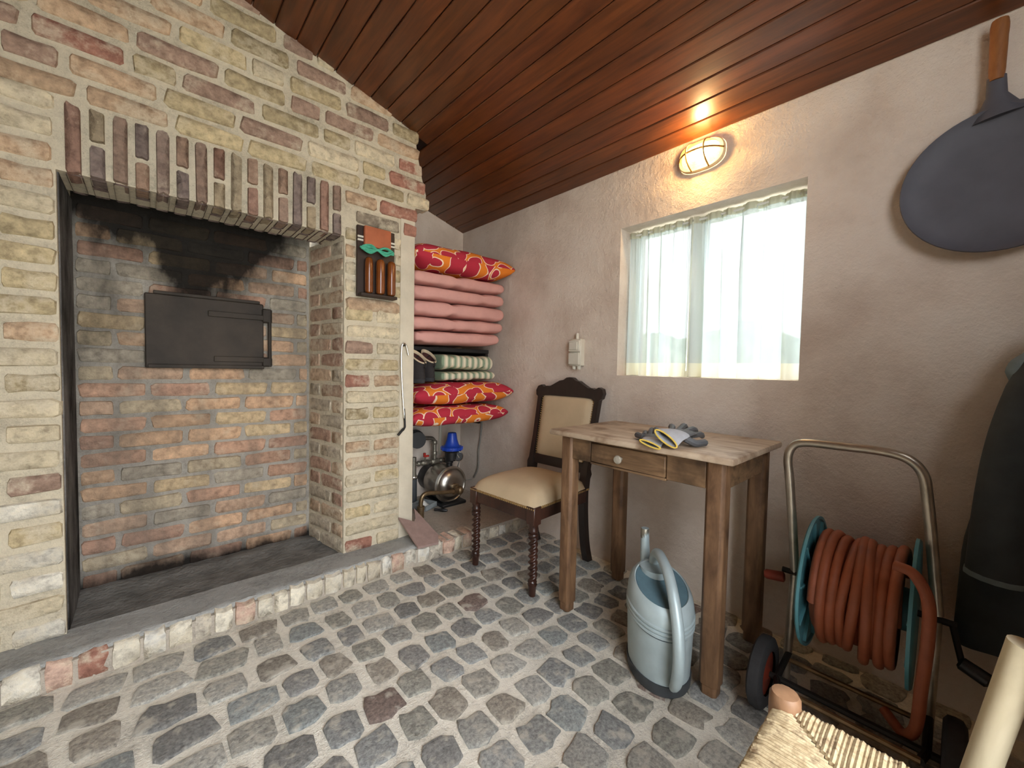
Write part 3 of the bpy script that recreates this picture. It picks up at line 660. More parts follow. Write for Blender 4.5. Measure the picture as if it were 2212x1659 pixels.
MB().loft([ering(.300, .101, .078, -.008, .026), ering(.25, .118, .088, 0, .02), ering(.10, .12, .088), ering(.05, .11, .08)], True).build('inner_wall', ZINCIN, wc)
cc = lambda t, s, z: WC+ax*t+ay*s+V((0, 0, z))
MB().loft([[cc(.06+.055*math.cos(2*PI*k/20), .05*math.sin(2*PI*k/20), z_(k)) for k in range(20)] for z_ in (lambda k: .295+.015*math.cos(2*PI*k/20), lambda k: .325)], True).build('neck', ZINC, wc)
sp = [cc(.12, 0, .10), cc(.150, .002, .22), cc(.166, .004, .32), cc(.170, .006, .415)]
spo = MB().tube(catmull(sp, 5), [.024-.010*i/15 for i in range(16)], 12).build('spout', ZINC, wc)
MB().lathe([(.0145, 0), (.0152, .001), (.0152, .035), (.0145, .036)], sp[3]-V((0, 0, .0365)), (0, .0, 1), 14).build('spout_tip', GALV, spo)
MB().tube(catmull([cc(.088, -.004, .312), cc(.084, -.004, .34), cc(.060, -.004, .370), cc(.015, -.003, .380), cc(-.06, -.002, .365), cc(-.125, 0, .318), cc(-.168, 0, .245), cc(-.182, 0, .16), cc(-.165, 0, .085), cc(-.133, 0, .045)], 6), [.017]*48+[.016, .015, .014, .013, .012, .009, .004], 12).build('handle', ZINC, wc)

# ------------------------------------------------------------------ hose reel cart and hose
hr = thing('hose_reel_cart', 'tubular metal hose reel cart with teal plastic drum flanges beside the table', 'hose reel', (1.47, .15, 0))
XR, ZR = 1.50, .375
MB().tube(catmull([(XR+.005, .312, .36), (XR, .322, .50), (XR-.002, .336, .66), (XR-.004, .343, .735), (XR-.006, .33, .775), (XR-.008, .295, .790), (XR-.008, .21, .792), (XR-.008, .125, .792), (XR-.006, .075, .780), (XR-.004, .045, .745), (XR-.002, .034, .68), (XR, .020, .55), (XR+.005, .004, .385)], 5), .0125, 10).build('handle_frame', CHROME, hr)
for y0, y1 in ((.312, .322), (.006, .010)): MB().tube([(XR, y0, .37), (XR-.012, y1, .02)], [.0125, .0115], 10).build('leg', CHROME, hr)
for y, s in ((.268, -1), (.044, 1)):
    f = MB().lathe([(.02, -.004), (.185, -.004), (.190, 0), (.190, .007*1), (.182, .007), (.178, .001), (.02, .001)], (XR, y, ZR), (0, s, 0), 48).build('flange', TEAL, hr)
    for k in range(10):
        t = 2*PI*k/10+.2; b = MB().box((.05, 0, -.003), (.178, .009, .003), .001)
        b.xf(Matrix.Translation((XR, y if s > 0 else y-.009, ZR)) @ Matrix.Rotation(t, 4, 'Y')); b.build('rib', TEAL, f)
MB().lathe([(.055, 0), (.055, .22)], (XR, .046, ZR), (0, 1, 0), 24).build('drum', TEAL, hr)
MB().tube([(XR, -.03, ZR), (XR, .345, ZR)], .009, 8).build('axle', IRON, hr)
MB().lathe([(.010, 0), (.016, .004), (.015, .05), (.011, .056)], (XR-.01, .335, ZR-.02), (-.15, 1, -.12), 12).build('grip', REDGRIP, hr)
cr = MB().tube([(XR, -.022, ZR), (XR-.02, -.03, .345), (XR-.06, -.04, .315)], .007, 8).build('crank', IRON, hr)
MB().lathe([(.010, 0), (.016, .005), (.017, .05), (.010, .056)], (XR-.06, -.035, .315), (-.2, -1, -.35), 12).build('crank_knob', BLACKP, cr)
for y in (.352, -.035):
    wh = MB().lathe([(.062, -.017), (.088, -.020), (.100, -.013), (.102, 0), (.100, .013), (.088, .020), (.062, .017)], (1.365, y, .103), (0, 1, 0), 32, False).build('wheel', RUBBER, hr)
    MB().lathe([(.012, -.018), (.02, -.012), (.063, -.010), (.063, .010), (.02, .012), (.012, .018)], (1.365, y, .103), (0, 1, 0), 24).build('wheel_hub', REDGRIP, wh)
MB().tube([(1.365, .335, .103), (1.365, -.018, .103)], .009, 8).build('wheel_axle', IRON, hr)
for y in (.316, .008): MB().tube([(XR-.008, y, .12), (1.365, y, .103), (1.29, y*.9+.01, .125)], .009, 8).build('stand_arm', IRON, hr)
MB().tube([(1.29, .292, .126), (1.29, .016, .126)], .008, 8).build('stand_bar', BRONZE, hr)
MB().tube([(1.47, .312, .11), (1.47, .012, .11)], .007, 8).build('stand_bar', BRONZE, hr)
# hose wound on the drum: two layers, then the loose end
pts = []; Rm = .146; n = 24; turns = 8
for i in range(turns*n*1+1):   # inner layer
    t = i/n; y = .074+(.240-.074)*t/turns; a_ = 2*PI*t; pts.append(V((XR-(Rm-.022)*math.cos(a_), y, ZR+(Rm-.022)*math.sin(a_))))
for i in range(int(turns*n*1.0625)):
    t = i/n; k = t/(turns*1.0625); y = .240-(.240-.070)*k+.003*math.sin(a_*.0+t*2.1)*(1 if .3 < k < .8 else .3)
    a_ = 2*PI*t; rr = Rm+.006*math.sin(t*1.7)+.022*max(0, math.sin(t*2.9+1))*max(0, -math.sin(a_)); pts.append(V((XR-rr*math.cos(a_), y+.012*math.sin(a_+t)*(1 if .35 < k < .65 else .12), ZR+rr*math.sin(a_))))
hz = MB().tube(pts, .0122, 10).build('garden_hose', HOSE)
tag(hz, 'ribbed orange garden hose wound on the reel drum', 'hose')
MB().tube(catmull([(XR-.146, .080, ZR+.160), (XR-.158, .046, ZR+.155), (XR-.176, .020, ZR+.110), (XR-.187, .016, ZR+.03), (XR-.17, .022, ZR-.10), (XR-.14, .028, ZR-.22), (XR-.10, .05, ZR-.275), (XR-.06, .09, ZR-.262)], 6), .0122, 10).build('loose_end', HOSE, hz)

# ------------------------------------------------------------------ rush stool
SX0, SX1, SY0, SY1, SZ = .40, .785, -.215, .178, .452
st = thing('rush_seat_stool', 'wooden stool with a woven rush seat in front of the hose reel', 'stool', ((SX0+SX1)/2, (SY0+SY1)/2, 0))
for lx in (SX0+.012, SX1-.012):
    for ly in (SY0+.012, SY1-.012):
        MB().lathe([(.014, .009), (.017, .012), (.019, .20), (.022, .40), (.023, .455), (.0225, .468), (.019, .474), (.008, .477)], (lx, ly, 0), (0, 0, 1), 16).build('leg', STOOLW, st)
for z in (.16, .27):
    for ly in (SY0+.012, SY1-.012): MB().tube([(SX0+.012, ly, z), (SX1-.012, ly, z)], .010).build('stretcher', STOOLW, st)
    for lx in (SX0+.012, SX1-.012): MB().tube([(lx, SY0+.012, z-.04), (lx, SY1-.012, z-.04)], .010).build('stretcher', STOOLW, st)
cx, cy = (SX0+SX1)/2, (SY0+SY1)/2; hx, hy = (SX1-SX0)/2, (SY1-SY0)/2
for side in range(4):
    b = MB(); NS = 56; r = random.Random(side)
    for i in range(NS):
        t = -.86+1.72*(i+.5)/NS; e = abs(t)+.02
        def Q(t_, d_, z): # t_ along rail, d_ from rail (1) to centre (0)
            return V((cx+hx*t_, cy+hy*d_, z)) if side == 0 else V((cx+hx*t_, cy-hy*d_, z)) if side == 1 else V((cx+hx*d_, cy+hy*t_, z)) if side == 2 else V((cx-hx*d_, cy+hy*t_, z))
        j = r.uniform(-.0012, .0012)
        path = [Q(t, .93, SZ-.030), Q(t, .99, SZ-.024), Q(t, 1.01, SZ-.012), Q(t, .985, SZ-.001+j), Q(t, .93, SZ+.003+j), Q(t*1.0, .93+(min(e, .93)-.93)*.5, SZ+.004+j+r.uniform(-.001, .001)), Q(t, min(e, .93), SZ+.001)]
        b.tube(path, .0037+r.uniform(-.0006, .0007), 6)
    b.build('rush_panel', RUSH, st, kind='stuff')

# ------------------------------------------------------------------ pole, coat, pan
po = MB().tube([(.925, .012, .010), (.905, -.083, .628)], .0185, 16).build('wooden_pole', POLE); tag(po, 'pale smooth wooden pole leaning beside the dark coat', 'pole')
ct = thing('hanging_coat', 'dark waxed coat hanging from a peg on the plaster wall', 'coat', (1.64, -.28, .28))
rings = []; NZ = 26; nk = 60
for i in range(NZ+1):
    z = .285+(1.36-.285)*i/NZ; s = i/NZ
    le = .252-.02*s-.115*max(0, (z-.55)/.55)**1.3; le = max(.05, le) if z < 1.2 else max(.03, le-(z-1.2)*.5)
    dx_ = .085*(1-.35*s); ring = []
    for k in range(nk):
        t = 2*PI*k/nk; fold = 1+.13*math.sin(7*t+1.5*s)*(1-.5*s)+.05*math.sin(13*t+2)
        x_ = 1.645+dx_*math.cos(t)*fold; ring.append(V((min(x_, XW-.012), -.285+le*math.sin(t)*(1+.03*math.sin(5*t+4*s)), z+.012*math.sin(3*t)*(1-s))))
    rings.append(ring)
MB().loft(rings, True).build('body', COAT, ct)
sl_ = catmull([(1.62, -.19, 1.16), (1.60, -.150, 1.02), (1.59, -.115, .86), (1.585, -.098, .70), (1.587, -.09, .50)], 6)
sv = MB().tube(sl_, [.035+.018*min(1, i/8) for i in range(len(sl_))], 14, True, .75).build('sleeve', COAT, ct)
MB().tube([(1.588, -.090, .502), (1.589, -.089, .488)], [.0545, .055], 14, True, .75).build('cuff', COATLIN, sv)
MB().tube(catmull([(1.62, -.15, 1.13), (1.60, -.13, 1.06), (1.592, -.105, 1.03), (1.60, -.10, .985)], 5), [.018]*13+[.014, .010, .004], 8, True, .4).build('collar', COATLIN, ct)
MB().tube([(XW, -.285, 1.40), (1.66, -.285, 1.41)], .012).build('peg', DARKWOOD, ct)
pn = thing('long_handled_pan', 'large round black iron pan with wooden handle hanging on the plaster wall', 'pan', (1.74, -.058, 1.35))
pc = V((1.745, -.060, 1.545)); prof = [(.0, .002), (.12, .003), (.165, .006), (.188, .018), (.196, .024), (.198, .020), (.190, .012), (.168, .0), (.0, -.004)]
MB().lathe(prof, pc, (-1, 0, 0), 64, False).build('dish', PANM, pn)
MB().tube([(1.738, -.052, 1.715), (1.736, -.048, 1.748), (1.735, -.045, 1.775), (1.735, -.043, 1.825)], [.052, .034, .020, .018], 12, True, .45, (1, 0, 0)).build('socket', PANM, pn)
MB().tube(catmull([(1.735, -.043, 1.815), (1.735, -.043, 1.86), (1.735, -.043, 1.93), (1.735, -.043, 1.975)], 3), [.014, .015, .016, .016, .0165, .017, .017, .018, .018, .016], 12).build('grip', PANWOOD, pn)

# ------------------------------------------------------------------ wall lamp
lp = thing('bulkhead_lamp', 'lit oval bulkhead wall lamp with wire cage above the window', 'lamp', (XW, .765, 1.86))
LC = V((XW, .765, 1.922))
def oval(k, d, a_, b_): return [LC+V((-d, a_*math.copysign(abs(math.cos(2*PI*i/36))**.75, math.cos(2*PI*i/36)), b_*math.copysign(abs(math.sin(2*PI*i/36))**.75, math.sin(2*PI*i/36)))) for i in range(36)]
MB().loft([oval(0, .001, .096, .062), oval(0, .016, .096, .062), oval(0, .020, .092, .058), oval(0, .020, .080, .048)], False).build('base_rim', LAMPBODY, lp)
gl_ = MB(); rg = []
for q in range(19):
    t = q/18; sc_ = max(.02, (1-t**3.2)**.5); rg.append(oval(0, .018+.052*t**.9, .080*sc_+.001, .048*sc_+.001))
gl_.loft(rg, False).build('glass_dome', LGLASS, lp)
bulb = MB().ball(LC+V((-.036, .0, -.006)), (.020, .030, .024), 12, 8).build('bulb', BULB, lp)
b = MB()
def arch(p0, p1, n=10, d=.062): return [V(p0).lerp(V(p1), i/n)+V((-d*(1-abs(2*i/n-1)**2.6), 0, 0)) for i in range(n+1)]
for dy in (-.036, .036): b.tube(arch(LC+V((-.018, dy, -.058)), LC+V((-.018, dy, .058))), .0032, 6)
b.tube(arch(LC+V((-.018, -.094, 0)), LC+V((-.018, .094, 0)), 14), .0038, 6); b.build('cage', simple('cage_enamel', lin(150, 112, 66), .6), lp)
l = bpy.data.lights.new('lamp_light', 'POINT'); l.energy = 9.0; l.color = (1, .66, .32); l.shadow_soft_size = .03
lo = bpy.data.objects.new('lamp_light', l); lo.location = LC+V((-.055, 0, 0)); col.objects.link(lo)
# ------------------------------------------------------------------ switch box
sw = thing('switch_box', 'cream surface-mounted switch and socket box on the plaster wall behind the chair', 'switch box', (XW, 1.405, 1.02))
MB().box((XW-.038, 1.362, 1.02), (XW, 1.442, 1.168), .004).build('housing', WHITEP, sw)
MB().box((XW-.050, 1.366, 1.028), (XW-.036, 1.438, 1.092), .003).build('socket_flap', WHITEP, sw)
MB().box((XW-.050, 1.366, 1.098), (XW-.036, 1.438, 1.160), .003).build('switch_plate', WHITEP, sw)
rk = MB().box((XW-.055, 1.376, 1.108), (XW-.048, 1.430, 1.150), .002).build('rocker', WHITEP, sw)
MB().tube([(XW-.018, 1.402, 1.166), (XW-.018, 1.402, 1.20)], .010, 10).build('conduit', WHITEP, sw)
for dy in (1.385, 1.418): MB().lathe([(.012, 0), (.012, .012), (.008, .02)], (XW-.02, dy, 1.021), (0, 0, -1), 12).build('gland', WHITEP, sw)

# ------------------------------------------------------------------ niche: shelves, cushions, boots
sf = MB().box((1.052, 2.11, 1.095), (1.70, YB, 1.120), .003).build('shelf_board', DARKSHELF); tag(sf, 'black shelf board under the pink cushions', 'shelf')
MB().tube([(1.075, 2.035, 1.20), (1.052, 2.035, 1.20)], .006).build('bracket', STEEL, sf); 
for x0, x1 in ((1.052, 1.07), (1.68, 1.70)): MB().box((x0, 2.12, 1.05), (x1, YB, 1.095)).build('cleat', DARKSHELF, sf, smooth=False)
sf2 = MB().box((1.052, 2.26, .628), (XW, YB, .650), .003).build('shelf_board', DARKSHELF); tag(sf2, 'dark shelf board above the water pump', 'shelf')
for x0, x1 in ((1.052, 1.07), (XW-.02, XW)): MB().box((x0, 2.28, .60), (x1, YB, .628)).build('cleat', DARKSHELF, sf2, smooth=False)
def pillow(c, sx, sy, h, mat, name, rot=(0, 0, 0), pe=3.0, uvs=(6, 6), seed=0, corner=.10, amp=.006, n=30, uvo=(0, 0)):
    b = MB(); uv = []
    M_ = Matrix.Translation(c) @ Matrix.Rotation(rot[2], 4, 'Z') @ Matrix.Rotation(rot[1], 4, 'Y') @ Matrix.Rotation(rot[0], 4, 'X')
    for sg in (1, -1):
        g = []
        for i in range(n+1):
            row = []
            for j in range(n+1):
                s, t = -1+2*i/n, -1+2*j/n
                s = math.copysign(1-(1-abs(s))**1.5, s); t = math.copysign(1-(1-abs(t))**1.5, t)
                e = max(0, (1-abs(s)**pe)*(1-abs(t)**pe))**.42
                px = s*sx/2*(1-corner*(1-abs(t)**2)*abs(s)**4*.6); py = t*sy/2*(1-corner*(1-abs(s)**2)*abs(t)**4*.6)
                z = sg*h/2*e+amp*noise.noise(V((s*2.2+seed, t*2.2, sg*.7)))*(.3+e)
                row.append(M_ @ V((px, py, z))); uv.append((s*uvs[0]/2+uvo[0]+(.0 if sg > 0 else 3.3), t*uvs[1]/2+uvo[1]+sg*h/2*e*uvs[1]/sy*1.2))
            g.append(row)
        b.loft(g, False, False)
    me = b.build(name, mat, uv=uv, angle=180)
    return me
def seat_cushion(c, sx, sy, h, mat, name, tilt=0, seed=0, dent=(.5,), rotz=0, uvs=None):
    # boxy cushion, soft edges, tufted dents along the front
    b = MB(); nx, nr = 40, 28; rings = []; uv = []
    M_ = Matrix.Translation(c) @ Matrix.Rotation(rotz, 4, 'Z') @ Matrix.Rotation(tilt, 4, 'Y')
    for i in range(nx+1):
        s = -1+2*i/nx; s = math.copysign(1-(1-abs(s))**1.6, s); e = max(.0, 1-abs(s)**26)**.4; ring = []
        for k in range(nr):
            t = 2*PI*k/nr; cy_ = math.copysign(abs(math.cos(t))**.28, math.cos(t)); cz_ = math.copysign(abs(math.sin(t))**.45, math.sin(t))
            d_ = sum(math.exp(-((s*.5+.5-q)/.035)**2) for q in dent)*.30*(1 if cy_ < -.5 else .4)
            hz_ = h/2*cz_*(.35+.65*e)*(1-d_)+.006*noise.noise(V((s*3+seed, cy_*2, cz_)))
            ring.append(M_ @ V((s*sx/2*(1-.02*abs(cz_)), cy_*sy/2*(.94+.06*e), hz_))); uv.append((s*.5+.5, k/nr))
        rings.append(ring)
    b.loft(rings, True); return b.build(name, mat, uv=uv, angle=180)
pc_ = [(1.172, .074), (1.250, .072), (1.335, .086), (1.421, .076), (1.502, .074)]
pl = ['lowest folded pink cushion in the stack on the black shelf', 'second pink cushion from the bottom of the shelf stack', 'middle pink cushion of the stack, with a tufted dent', 'second pink cushion from the top of the stack', 'topmost pink cushion, lying right under the red patterned cushion']
dn = [(.05,), (.42,), (.40,), (.75,), (.44,)]; xr = [-.012, -.004, .010, .004, .008]
for k, (z, h) in enumerate(pc_):
    o = seat_cushion((1.388+xr[k]*.7, 2.21, z), .645 if k else .60, .47, h, PINK, 'pink_cushion', -.025, k*5, dn[k]); tag(o, pl[k], 'cushion', 'pink cushions stacked on the shelf')
o = pillow(V((1.405, 2.17, 1.622)), .70, .50, .145, PRINT, 'patterned_cushion', (0, -.012, -.03), 5, (7, 5), 1, uvo=(.3, .2)); tag(o, 'red and orange patterned cushion on top of the pink stack', 'cushion', 'red patterned cushions in the niche')
o = pillow(V((1.412, 2.17, .845)), .70, .50, .130, PRINT, 'patterned_cushion', (0, -.02, -.02), 5, (7, 5), 7, uvo=(2.1, 1.4)); tag(o, 'red and orange patterned cushion carrying the boots', 'cushion', 'red patterned cushions in the niche')
o = pillow(V((1.395, 2.18, .714)), .68, .48, .117, PRINT, 'patterned_cushion', (0, -.008, -.01), 6, (7, 5), 12, uvo=(4.4, 3.1)); tag(o, 'red and orange patterned cushion lowest in the niche, above the pump', 'cushion', 'red patterned cushions in the niche')
o = seat_cushion((1.470, 2.20, .948), .40, .40, .054, STRIPE, 'striped_cushion', -.02, 2, (.25, .6), -.02); tag(o, 'green and cream striped cushion, lower of the two beside the boots', 'cushion', 'striped cushions beside the boots')
o = seat_cushion((1.462, 2.20, 1.030), .38, .40, .088, STRIPE, 'striped_cushion', .015, 4, (.2, .5, .8), -.03); tag(o, 'green and cream striped cushion, upper of the two beside the boots', 'cushion', 'striped cushions beside the boots')
def boot(c, rz, label):
    c = V(c); bt = thing('ankle_boot', label, 'boot', c, 'pair of boots on the cushion'); M_ = Matrix.Translation(c) @ Matrix.Rotation(rz, 4, 'Z')
    # local: toe towards +y, heel towards -y
    def ov(cy_, z, a_, b_, n=20, tl=0): return [M_ @ V((a_*math.cos(2*PI*k/n), cy_+b_*math.sin(2*PI*k/n), z+tl*math.sin(2*PI*k/n))) for k in range(n)]
    MB().loft([ov(.075, .018, .040, .125), ov(.075, .035, .042, .125), ov(.065, .060, .040, .110), ov(.025, .085, .038, .068), ov(.004, .105, .037, .050), ov(0, .145, .041, .050, 20, .035)], False).build('upper', BOOT, bt)
    MB().loft([ov(.078, .0, .040, .126), ov(.078, .018, .044, .130), ov(.078, .022, .042, .127)], True).build('sole', RUBBER, bt)
    MB().loft([ov(0, .140, .042, .051, 20, .035), ov(0, .150, .040, .049, 20, .037), ov(0, .141, .034, .043, 20, .034), ov(.002, .135, .034, .044, 20, .033)], False).build('lining', BOOTLINE, bt)
    MB().loft([ov(.002, .1355, .0342, .0442, 20, .033), ov(.004, .07, .030, .040, 20, .01), ov(.004, .068, .001, .001)], False).build('shaded_inside', BOOTIN, bt)  # dark red inner wall, the shade of the boot's depth put into its colour
    MB().tube(catmull([M_ @ V((0, -.049, .110)), M_ @ V((0, -.062, .104)), M_ @ V((0, -.060, .088)), M_ @ V((0, -.046, .085))], 5), .003, 6).build('pull_loop', BOOT, bt)
    MB().tube(catmull([M_ @ V((-.02, .045, .105)), M_ @ V((0, .055, .125)), M_ @ V((.018, .04, .140)), M_ @ V((.024, .02, .152))], 5), .003, 6).build('lace', BOOT, bt)
boot((1.112, 2.005, .910), .25, 'black boot with cream lining standing next to the plaster jamb')
boot((1.205, 2.05, .916), .1, 'black boot with cream lining standing next to the striped cushions')

# ------------------------------------------------------------------ pump and pipes
pm = thing('water_pump', 'stainless steel water pump with blue pressure controller in the niche', 'pump', (1.515, 2.34, .078))
A = (0, -1, 0)
MB().lathe([(.085, -.16), (.112, -.15), (.118, -.05), (.118, .0), (.124, .004), (.124, .014), (.112, .018), (.104, .012), (.098, .024), (.070, .046), (.045, .052)], (1.500, 2.26, .212), A, 40).build('casing', STAIN, pm)
MB().box((1.41, 2.20, .078), (1.60, 2.44, .100), .006).build('base', BLACKP, pm)
MB().lathe([(.09, -.30), (.095, -.17), (.095, -.16)], (1.500, 2.26, .212), A, 28).build('motor', BLACKP, pm)
MB().lathe([(.028, .05), (.030, .07), (.024, .072), (.022, .09)], (1.505, 2.26, .20), A, 20).build('inlet', BRONZE, pm)
el = MB().ball((1.515, 2.165, .190), (.027, .030, .030), 14, 10).tube([(1.515, 2.165, .19), (1.46, 2.155, .195)], .020, 12).build('elbow', BRONZE, pm)
MB().tube(catmull([(1.46, 2.15, .196), (1.38, 2.15, .205), (1.30, 2.15, .218), (1.255, 2.15, .222), (1.230, 2.15, .206), (1.222, 2.15, .17), (1.222, 2.15, .105)], 5), .013, 12).build('suction_pipe', BRONZE, pm)
MB().lathe([(.019, .08), (.019, .125), (.023, .128), (.023, .15), (.016, .152)], (1.222, 2.15, 0), (0, 0, 1), 14).build('union', BRONZE, pm)
MB().lathe([(.022, .32), (.022, .345), (.028, .35), (.028, .372)], (1.522, 2.30, 0), (0, 0, 1), 16).build('outlet', BLACKP, pm)
pcn = MB().lathe([(.036, .366), (.046, .372), (.048, .425), (.062, .432), (.066, .445)], (1.528, 2.28, 0), (0, 0, 1), 20).build('controller_body', BLACKP, pm)
MB().lathe([(.070, .440), (.072, .446), (.070, .460), (.056, .466), (.046, .478), (.036, .510), (.030, .548), (.027, .556), (.005, .558)], (1.528, 2.28, 0), (0, 0, 1), 28).build('blue_cap', BLUEP, pm)
for k in range(12):
    t = 2*PI*k/12; MB().box((-.004, .060, .440), (.004, .076, .462), .001).xf(Matrix.Translation((1.528, 2.28, 0)) @ Matrix.Rotation(t, 4, 'Z')).build('cap_lug', BLUEP, pm)
gd = V((-.45, -.85, .05)).normalized(); gc = V((1.548, 2.232, .400))
ga = MB().lathe([(.031, -.012), (.033, .0), (.033, .008), (.029, .009), (.028, .005)], gc, gd, 24).build('gauge', BLACKP, pm)
MB().lathe([(.032, .007), (.034, .009), (.030, .0105), (.0285, .008)], gc, gd, 24, False).build('gauge_ring', STEEL, ga)
MB().tube([gc+gd*.008+V((-.010, 0, .014)), gc+gd*.008+V((.008, 0, -.012))], .002, 5).build('needle', WHITEP, ga)
MB().tube(catmull([(1.60, 2.30, .39), (1.625, 2.32, .36), (1.62, 2.36, .26), (1.64, 2.40, .20), (1.68, 2.36, .185), (1.735, 2.33, .19)], 6), .004, 6).build('power_lead', GREYCABLE, pm)
pp = thing('pipework', 'galvanised water pipes with a red valve lever left of the pump', 'pipes', (1.31, 2.42, .078))
YP = 2.42
MB().tube([(1.318, YP, .39), (1.318, YP, .25)], .017, 12).build('riser', GALV, pp)
MB().tube([(1.318, YP, .255), (1.318, YP, .078)], .0225, 14).build('dark_riser', simple('dark_pipe', lin(70, 74, 78), .55), pp)
MB().lathe([(.027, .245), (.03, .25), (.03, .262), (.027, .266)], (1.318, YP, 0), (0, 0, 1), 14).build('clamp', STEEL, pp)
MB().tube([(1.318, YP, .342), (1.60, YP, .342)], .013, 12).build('cross_pipe', GALV, pp)
for x0, x1, r in ((1.345, 1.365, .019), (1.375, 1.43, .020), (1.45, 1.505, .021), (1.52, 1.54, .018), (1.555, 1.595, .022)):
    MB().lathe([(r*.9, 0), (r, .003), (r, x1-x0-.003), (r*.9, x1-x0)], (x0, YP, .342), (1, 0, 0), 12).build('fitting', GALV, pp)
vl = MB().tube([(1.40, YP-.005, .36), (1.40, YP-.01, .385)], .006, 8).build('valve_stem', GALV, pp)
MB().box((1.385, YP-.02, .383), (1.425, YP-.004, .395), .002).box((1.385, YP-.02, .39), (1.400, YP-.004, .412), .002).build('lever', REDP, vl)
MB().tube(catmull([(1.478, YP, .345), (1.478, YP, .42), (1.476, YP, .475), (1.465, YP, .497), (1.44, YP, .507), (1.34, YP, .515)], 6), .0135, 12).build('upper_pipe', GALV, pp)
for z in (.385, .46): MB().lathe([(.018, 0), (.02, .003), (.02, .022), (.018, .025)], (1.478, YP, z), (0, 0, 1), 12).build('fitting', GALV, pp)
MB().lathe([(.03, 0), (.06, .006), (.06, .03), (.045, .036), (.045, .07), (.055, .074), (.055, .09)], (1.335, YP+.02, .515), (-.3, -1, 0), 18).build('black_flange', BLACKP, pp)
o = MB().tube([(1.585, YB-.012, .62), (1.583, YB-.012, .36)], .011, 10).build('white_conduit', WHITEP); tag(o, 'white plastic conduit on the back wall behind the pump', 'conduit')
o = MB().tube(catmull([(XW-.012, 2.245, .63), (XW-.012, 2.262, .50), (XW-.012, 2.282, .40), (XW-.012, 2.285, .28), (XW-.012, 2.33, .20)], 6), .006, 8).build('power_cable', GREYCABLE); tag(o, 'grey power cable running down the plaster wall beside the pump', 'cable')
tr_ = thing('plastic_tray', 'small grey plastic tray with a white cloth beside the suction pipe', 'tray', (1.335, 2.29, .078))
b = MB().box((1.27, 2.24, .079), (1.39, 2.36, .083)); 
for lo, hi in (((1.27, 2.24, .079), (1.39, 2.245, .112)), ((1.27, 2.355, .079), (1.39, 2.36, .112)), ((1.27, 2.24, .079), (1.275, 2.36, .112)), ((1.385, 2.24, .079), (1.39, 2.36, .112))): b.box(lo, hi)
b.xf(Matrix.Translation((1.33, 2.30, 0)) @ Matrix.Rotation(.4, 4, 'Z') @ Matrix.Translation((-1.33, -2.30, 0))); b.build('shell', simple('grey_plastic', lin(150, 158, 160), .5), tr_)
cl = MB(); rows = [[V((1.29+.08*i/8, 2.26+.08*j/8, .088+.045*math.exp(-((i-3)**2+(j-4)**2)/9)+.004*noise.noise(V((i, j, 2))))) for i in range(9)] for j in range(9)]
o = cl.loft(rows, False, False).build('white_cloth', simple('white_rag', lin(226, 226, 220), .9)); o.modifiers.new('thick', 'SOLIDIFY').thickness = .003; tag(o, 'crumpled white rag lying in the grey tray', 'cloth')
o = MB().tube(catmull([(1.345, 2.195, .090), (1.37, 2.165, .091), (1.40, 2.13, .090)], 4), [.009, .009, .008, .008, .010, .012, .012, .010, .006], 8).build('black_fitting', BLACKP); tag(o, 'small black plastic fitting lying on the niche floor', 'fitting')
# notched tile propped against the jamb
tp = [(.982, 1.755), (1.101, 1.757), (1.172, 1.985), (1.062, 1.925), (1.040, 1.922), (.966, 1.922)]
tp = [(.985, 1.757), (1.103, 1.757), (1.128, 1.80), (1.088, 1.99), (1.060, 1.922), (1.044, 1.905), (.962, 1.924)]
b = MB().prism(tp, 0, .011, 'z')
for i, q in enumerate(b.v): b.v[i] = V((q.x, q.y, q.z+.0935+(q.y-1.757)*.50-(q.x-.985)*.08+max(0, .985-.0-q.x)*.9))
o = b.build('notched_tile', TILE, smooth=False); tag(o, 'brown notched tile propped on the hearth against the plaster jamb', 'tile')
# poker on the jamb
pk = thing('fire_hook', 'steel fire hook hanging from a nail on the plaster jamb', 'fire hook', (.985, 1.915, 1.10))
MB().tube(catmull([(1.008, 1.918, 1.058), (1.000, 1.916, 1.085), (.990, 1.914, 1.112), (.978, 1.914, 1.117), (.969, 1.915, 1.10), (.967, 1.916, 1.04), (.970, 1.916, .95), (.978, 1.916, .83), (.987, 1.916, .73)], 6), .0042, 8).build('rod', STEEL, pk)
MB().tube(catmull([(.985, 1.916, .78), (.990, 1.916, .70), (.988, 1.915, .680), (.970, 1.913, .665), (.950, 1.911, .645)], 5), [.005]*12+[.007]*9, 8).build('claw', IRON, pk)
MB().tube([(.985, YF+.004, 1.106), (.985, YF-.022, 1.108)], .003, 8).build('nail', IRON, pk)
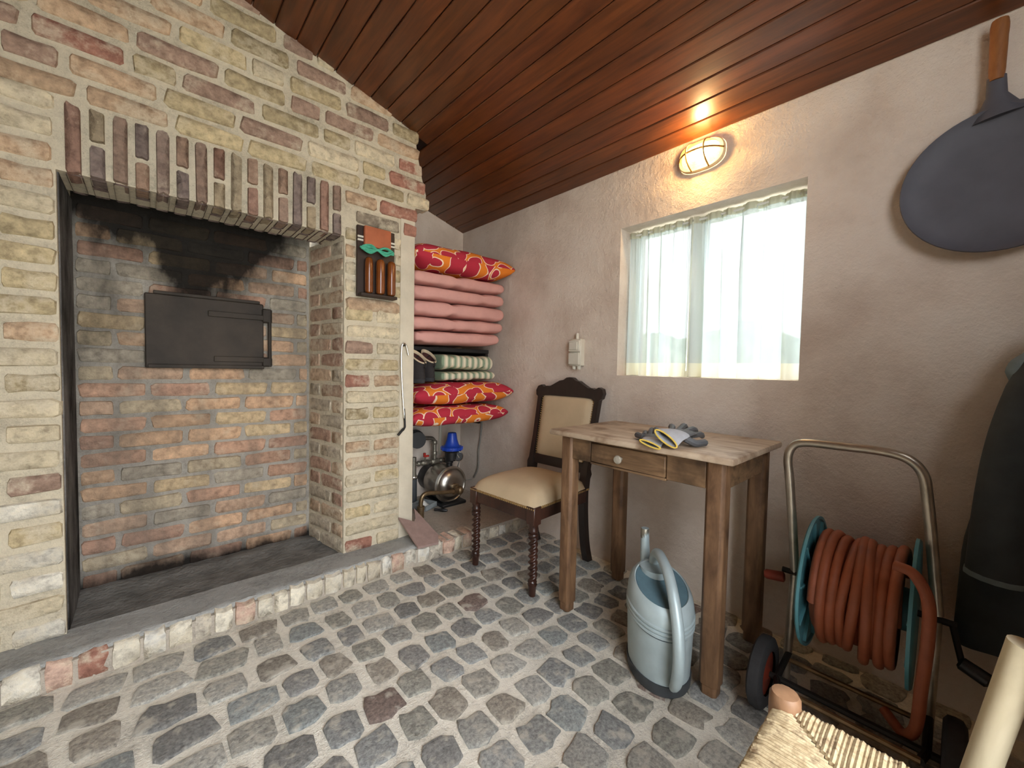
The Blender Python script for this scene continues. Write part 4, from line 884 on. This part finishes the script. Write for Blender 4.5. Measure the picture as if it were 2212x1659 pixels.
# rack on the pillar
rk = thing('wall_rack', 'dark stained wooden rack hung on the brick pillar', 'rack', (.83, 1.93, 1.33))
MB().box((.737, 1.916, 1.330), (.925, 1.929, 1.664), .002).build('backboard', BOX, rk)
MB().box((.742, 1.880, 1.330), (.925, 1.917, 1.344), .002).build('ledge', BOX, rk)
for z in (1.590, 1.606): MB().box((.738, 1.911, z), (.924, 1.917, z+.009), .001).build('pale_strip', WHITEP, rk)
o = MB().box((.764, 1.890, 1.566), (.896, 1.914, 1.662), .006, 2).build('terracotta_block', TERRA); tag(o, 'terracotta coloured block at the top of the wall rack', 'block')
b = MB(); r = random.Random(4)
for s in (-1, 1):
    for k in range(14):
        a0 = V((.826, 1.893, 1.556)); w_ = .075+r.uniform(-.008, .008); hh = .021*r.uniform(.3, 1.1); z = -.008*s*0
        b.tube(catmull([a0, a0+V((s*w_*.5, -.006+r.uniform(-.006, .004), hh*(1 if k % 2 else -1)+r.uniform(-.003, .003))), a0+V((s*w_, r.uniform(-.005, .003), r.uniform(-.008, .008))), a0+V((s*w_*.55, -.004+r.uniform(-.004, .004), -hh*.6)), a0+V((0, -.004, .003*r.uniform(-1, 1)))], 5), .0040, 6)
o = b.build('green_cord', GREENCORD); tag(o, 'hank of green cord tied across the wall rack', 'cord')
for k, (xc, r_) in enumerate(((.785, .019), (.842, .021), (.898, .021))):
    o = MB().lathe([(r_*.5, 0), (r_*.9, .005), (r_, .014), (r_, .148-.01*(k == 0)), (r_*.9, .160), (r_*.6, .168), (r_*.1, .171)], (xc, 1.893, 1.345), (0, 0, 1), 20).build('brown_bottle', AMBER)
    tag(o, ('glossy brown bottle at the opening side of the wall rack', 'glossy brown bottle in the middle of the wall rack', 'glossy brown bottle on the jamb side of the wall rack')[k], 'bottle', 'brown bottles in the wall rack')
# iron door on the fireback
dd = thing('iron_door', 'sooty iron oven door with strap hinges on the brick fireback', 'oven door', (.205, 2.25, .97))
MB().box((-.008, 2.232, .974), (.413, 2.256, 1.282), .004).build('plate', RUSTIRON, dd)
for z0, z1, x0 in ((1.005, 1.030, .22), (1.205, 1.230, .20), (.974, .990, 0.0)): MB().box((x0, 2.224, z0), (.413, 2.233, z1), .002).build('strap', RUSTIRON, dd)
MB().box((.405, 2.225, 1.195), (.448, 2.250, 1.262), .006).box((.405, 2.225, .985), (.448, 2.250, 1.03), .006).build('hinge', RUSTIRON, dd)
MB().tube([(.438, 2.232, .985), (.438, 2.232, 1.26)], .008, 10).build('hinge_rod', RUSTIRON, dd)
MB().box((.02, 2.240, 1.282), (.40, 2.258, 1.296), .002).build('lintel_bar', RUSTIRON, dd)
